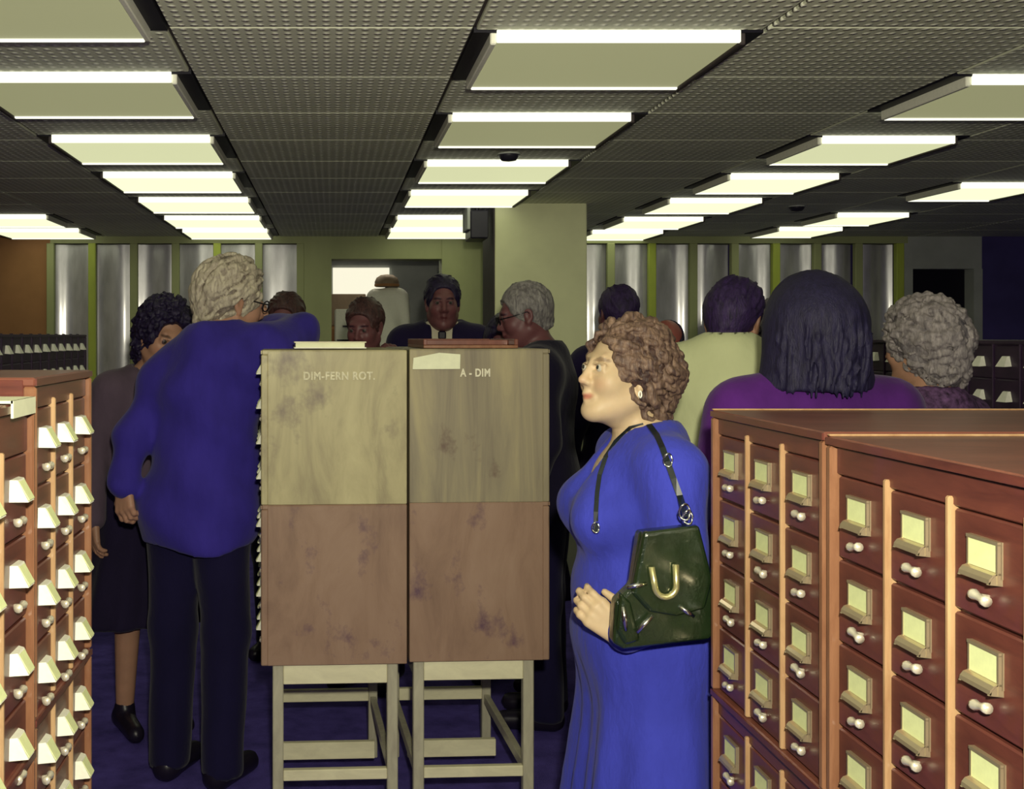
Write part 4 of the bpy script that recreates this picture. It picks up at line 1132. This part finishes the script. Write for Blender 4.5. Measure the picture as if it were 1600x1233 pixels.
# --- cream shirt
Y = 3.70; loc, hgt = stand_at(1104, 434, Y, -.07)
person('person in a cream shirt seen from behind with short dark hair', loc, -20, hgt, Fig(girth=1.08, wide=1.0, yaw=-16, pitch=-10, hs=1.03, lean=(.10, .02), hoff=(0, .04, -.078)), M['skin_tan'], M['hair_purple'], 'short',
       [('top', M['cream_shirt'], dict(t=.018, neck=.052, fold=.004, hem=.82, collar=True))] + OUT(), seed=18)

# --- grey head glimpsed between
loc, hgt = stand_at(1222, 468, 4.6, .016)
person('person with greyish hair glimpsed between cream shirt and long dark hair', loc, 25, hgt, Fig(), M['skin_shade'], M['hair_greyblue'], 'tousled', [('jacket', M['suit_black'], dict(v=False))] + OUT(), seed=19)

# --- long dark hair
loc, hgt = stand_at(1269, 434, 2.85, -.02)
person('person with long dark hair and purple top seen from behind', loc, -4, hgt, Fig(wide=1.14, hs=1.04, hoff=(0, 0, -.05)), M['skin_tan'], M['hair_navy'], 'long', [('top', M['purple_top'], dict(t=.02, neck=.05)), ('skirt', M['skirt_dark'], {}), ('shoes', M['shoe'], {})], seed=20)

# --- grey curls
loc, hgt = stand_at(1452, 459, 3.25, .034)
person('person with short grey curls and printed collar seen from behind', loc, 28, hgt, Fig(wide=1.0, hs=.98, pitch=-6), M['skin_tan'], M['hair_greyblue'], 'curly',
       [('top', M['print_top'], dict(t=.016, neck=.058, collar=True)), ('skirt', M['skirt_dark'], {}), ('shoes', M['shoe'], {})], seed=21, locks_m=M['locks_greyblue'])

# ------------------------------------------------------------------ handbag
YB = 2.262
bagp = lambda x, y, dy=0: px(x, y, YB + dy)
hb = empty('handbag', px(1045, 1010, YB))
O = hb.location.copy()
def prism(poly, y0, y1, bulge=.0):
    n = len(poly); pts = [bagp(x, y) - O for x, y in poly]; b = MB()
    c = sum(pts, Vector()) / n
    fr = [p + Vector((0, y0, 0)) for p in pts]; bk_ = [p + Vector((0, y1, 0)) for p in pts]
    b.poly(fr + bk_, [tuple(range(n)), tuple(reversed(range(n, 2 * n)))] + [(i, (i + 1) % n, n + (i + 1) % n, n + i) for i in range(n)])
    bmesh.ops.recalc_face_normals(b.bm, faces=b.bm.faces)
    bmesh.ops.bevel(b.bm, geom=list(b.bm.edges), offset=.010, segments=3, affect='EDGES', profile=.6)
    return b
prism([(1000, 832), (1092, 822), (1118, 930), (1128, 985), (1108, 1000), (975, 1016), (958, 1006), (962, 940), (988, 915)], .0, .042).build('body', M['bag_leather'], hb, smooth=False)
prism([(1003, 830), (1090, 819), (1112, 905), (1100, 950), (1055, 962), (1012, 955), (985, 925)], -.012, .012).build('flap', M['bag_leather'], hb)
prism([(968, 925), (985, 940), (1000, 1000), (975, 1008), (962, 985)], -.008, .02).build('gusset', M['bag_leather'], hb)
u = []
for k in range(17):
    a = R(180 + 180 * k / 16); u.append((1040 + 17 * math.cos(a), 915 - 18 * math.sin(a)))
u = [(1018, 886)] + u + [(1056, 882)]
MB().tube([bagp(x, y, -.020) - O for x, y in u], [.0068] * len(u), 8).build('clasp', M['gold'], hb, smooth=True)
for (xa, ya, xb, yb_) in ((980, 918, 1010, 912), (974, 948, 978, 985), (995, 988, 1020, 962), (1062, 948, 1084, 963)):
    MB().tube([bagp(xa, ya, -.014) - O, bagp((xa + xb) / 2, (ya + yb_) / 2, -.017) - O, bagp(xb, yb_, -.014) - O], [.004, .0055, .004], 8).build('buckle_bar', M['chrome'], hb, smooth=True)
from mathutils.bvhtree import BVHTree
bpy.context.view_layer.update()
def skin_hit(xp, yp, off=.006):           # point of the dress under a photographed point
    best = None; d = (px(xp, yp, 1.0) - cam.location).normalized()
    for o in [woman] + list(woman.children):
        mi = o.matrix_world.inverted(); l0 = mi @ cam.location; l1 = (mi.to_3x3() @ d).normalized()
        ok, loc_, nor, _ = o.ray_cast(l0, l1)
        if ok:
            w = o.matrix_world @ loc_
            if best is None or w.y < best.y: best = w
    return (best if best is not None else px(xp, yp, 2.45)) - d * off - O
back = [bagp(1072, 806, -.002) - O] + [skin_hit(x, y) for x, y in ((1062, 775), (1052, 748), (1043, 722), (1035, 700), (1026, 680), (1014, 664))]
front = [skin_hit(x, y) for x, y in ((1005, 662), (985, 668), (962, 690), (946, 715), (937, 742), (933, 770), (931, 800), (931, 832))]
MB().ribbon(back, .013, .004, (1, 0, .3)).build('strap', M['bag_strap'], hb)
MB().ribbon(front, .010, .004, (1, 0, .3)).build('strap', M['bag_strap'], hb)
for (x, y, rr) in ((1044, 719, .012), (1070, 800, .014), (1075, 808, .012), (931, 824, .010)):
    cpt = skin_hit(x, y, .010) if (y < 760 or x < 1000) else bagp(x, y, -.008) - O
    MB().tube([cpt + Vector((rr * .8 * math.cos(k * math.pi / 7), .004 * math.sin(k), rr * 1.2 * math.sin(k * math.pi / 7))) for k in range(14)], .0024, 6, True).build('ring', M['chrome'], hb, smooth=True)
tag(hb, 'dark green leather handbag with a gold U clasp against the blue dress', 'handbag')

# ------------------------------------------------------------------ coat and hat inside the opening
f0 = Fig()
cps = [cone((-.10, 0, 1.90), (.10, 0, 1.90), .05, .05, .05), ell((0, 0, 1.72), (.13, .09, .25), .05), ell((0, 0, 1.45), (.15, .10, .3), .05), cone((-.14, 0, 1.88), (-.17, .02, 1.45), .05, .045, .04), cone((.14, 0, 1.88), (.17, .02, 1.45), .05, .045, .04), folds(.012, (14, 10, 12), 2.)]
co = surf('hanging_coat', cps, f0, M['card_white'], .014); co.location = (.475, 9.52, .06)
tag(co, 'pale coat hanging on a stand in the room beyond the opening', 'coat')
ht = empty('hat', (.475, 9.55, 2.03))
MB().lathe([(.098, 0), (.106, .012), (.108, .045), (.092, .080), (.055, .104), (.01, .110)], 20).build('crown', M['drawer_beige'], ht, smooth=True)
MB().lathe([(.106, .004), (.110, .010), (.110, .022), (.107, .026)], 20).build('band', M['brown_wall'], ht, smooth=True)
tag(ht, 'tan brimless cap on top of the pale hanging coat', 'hat')
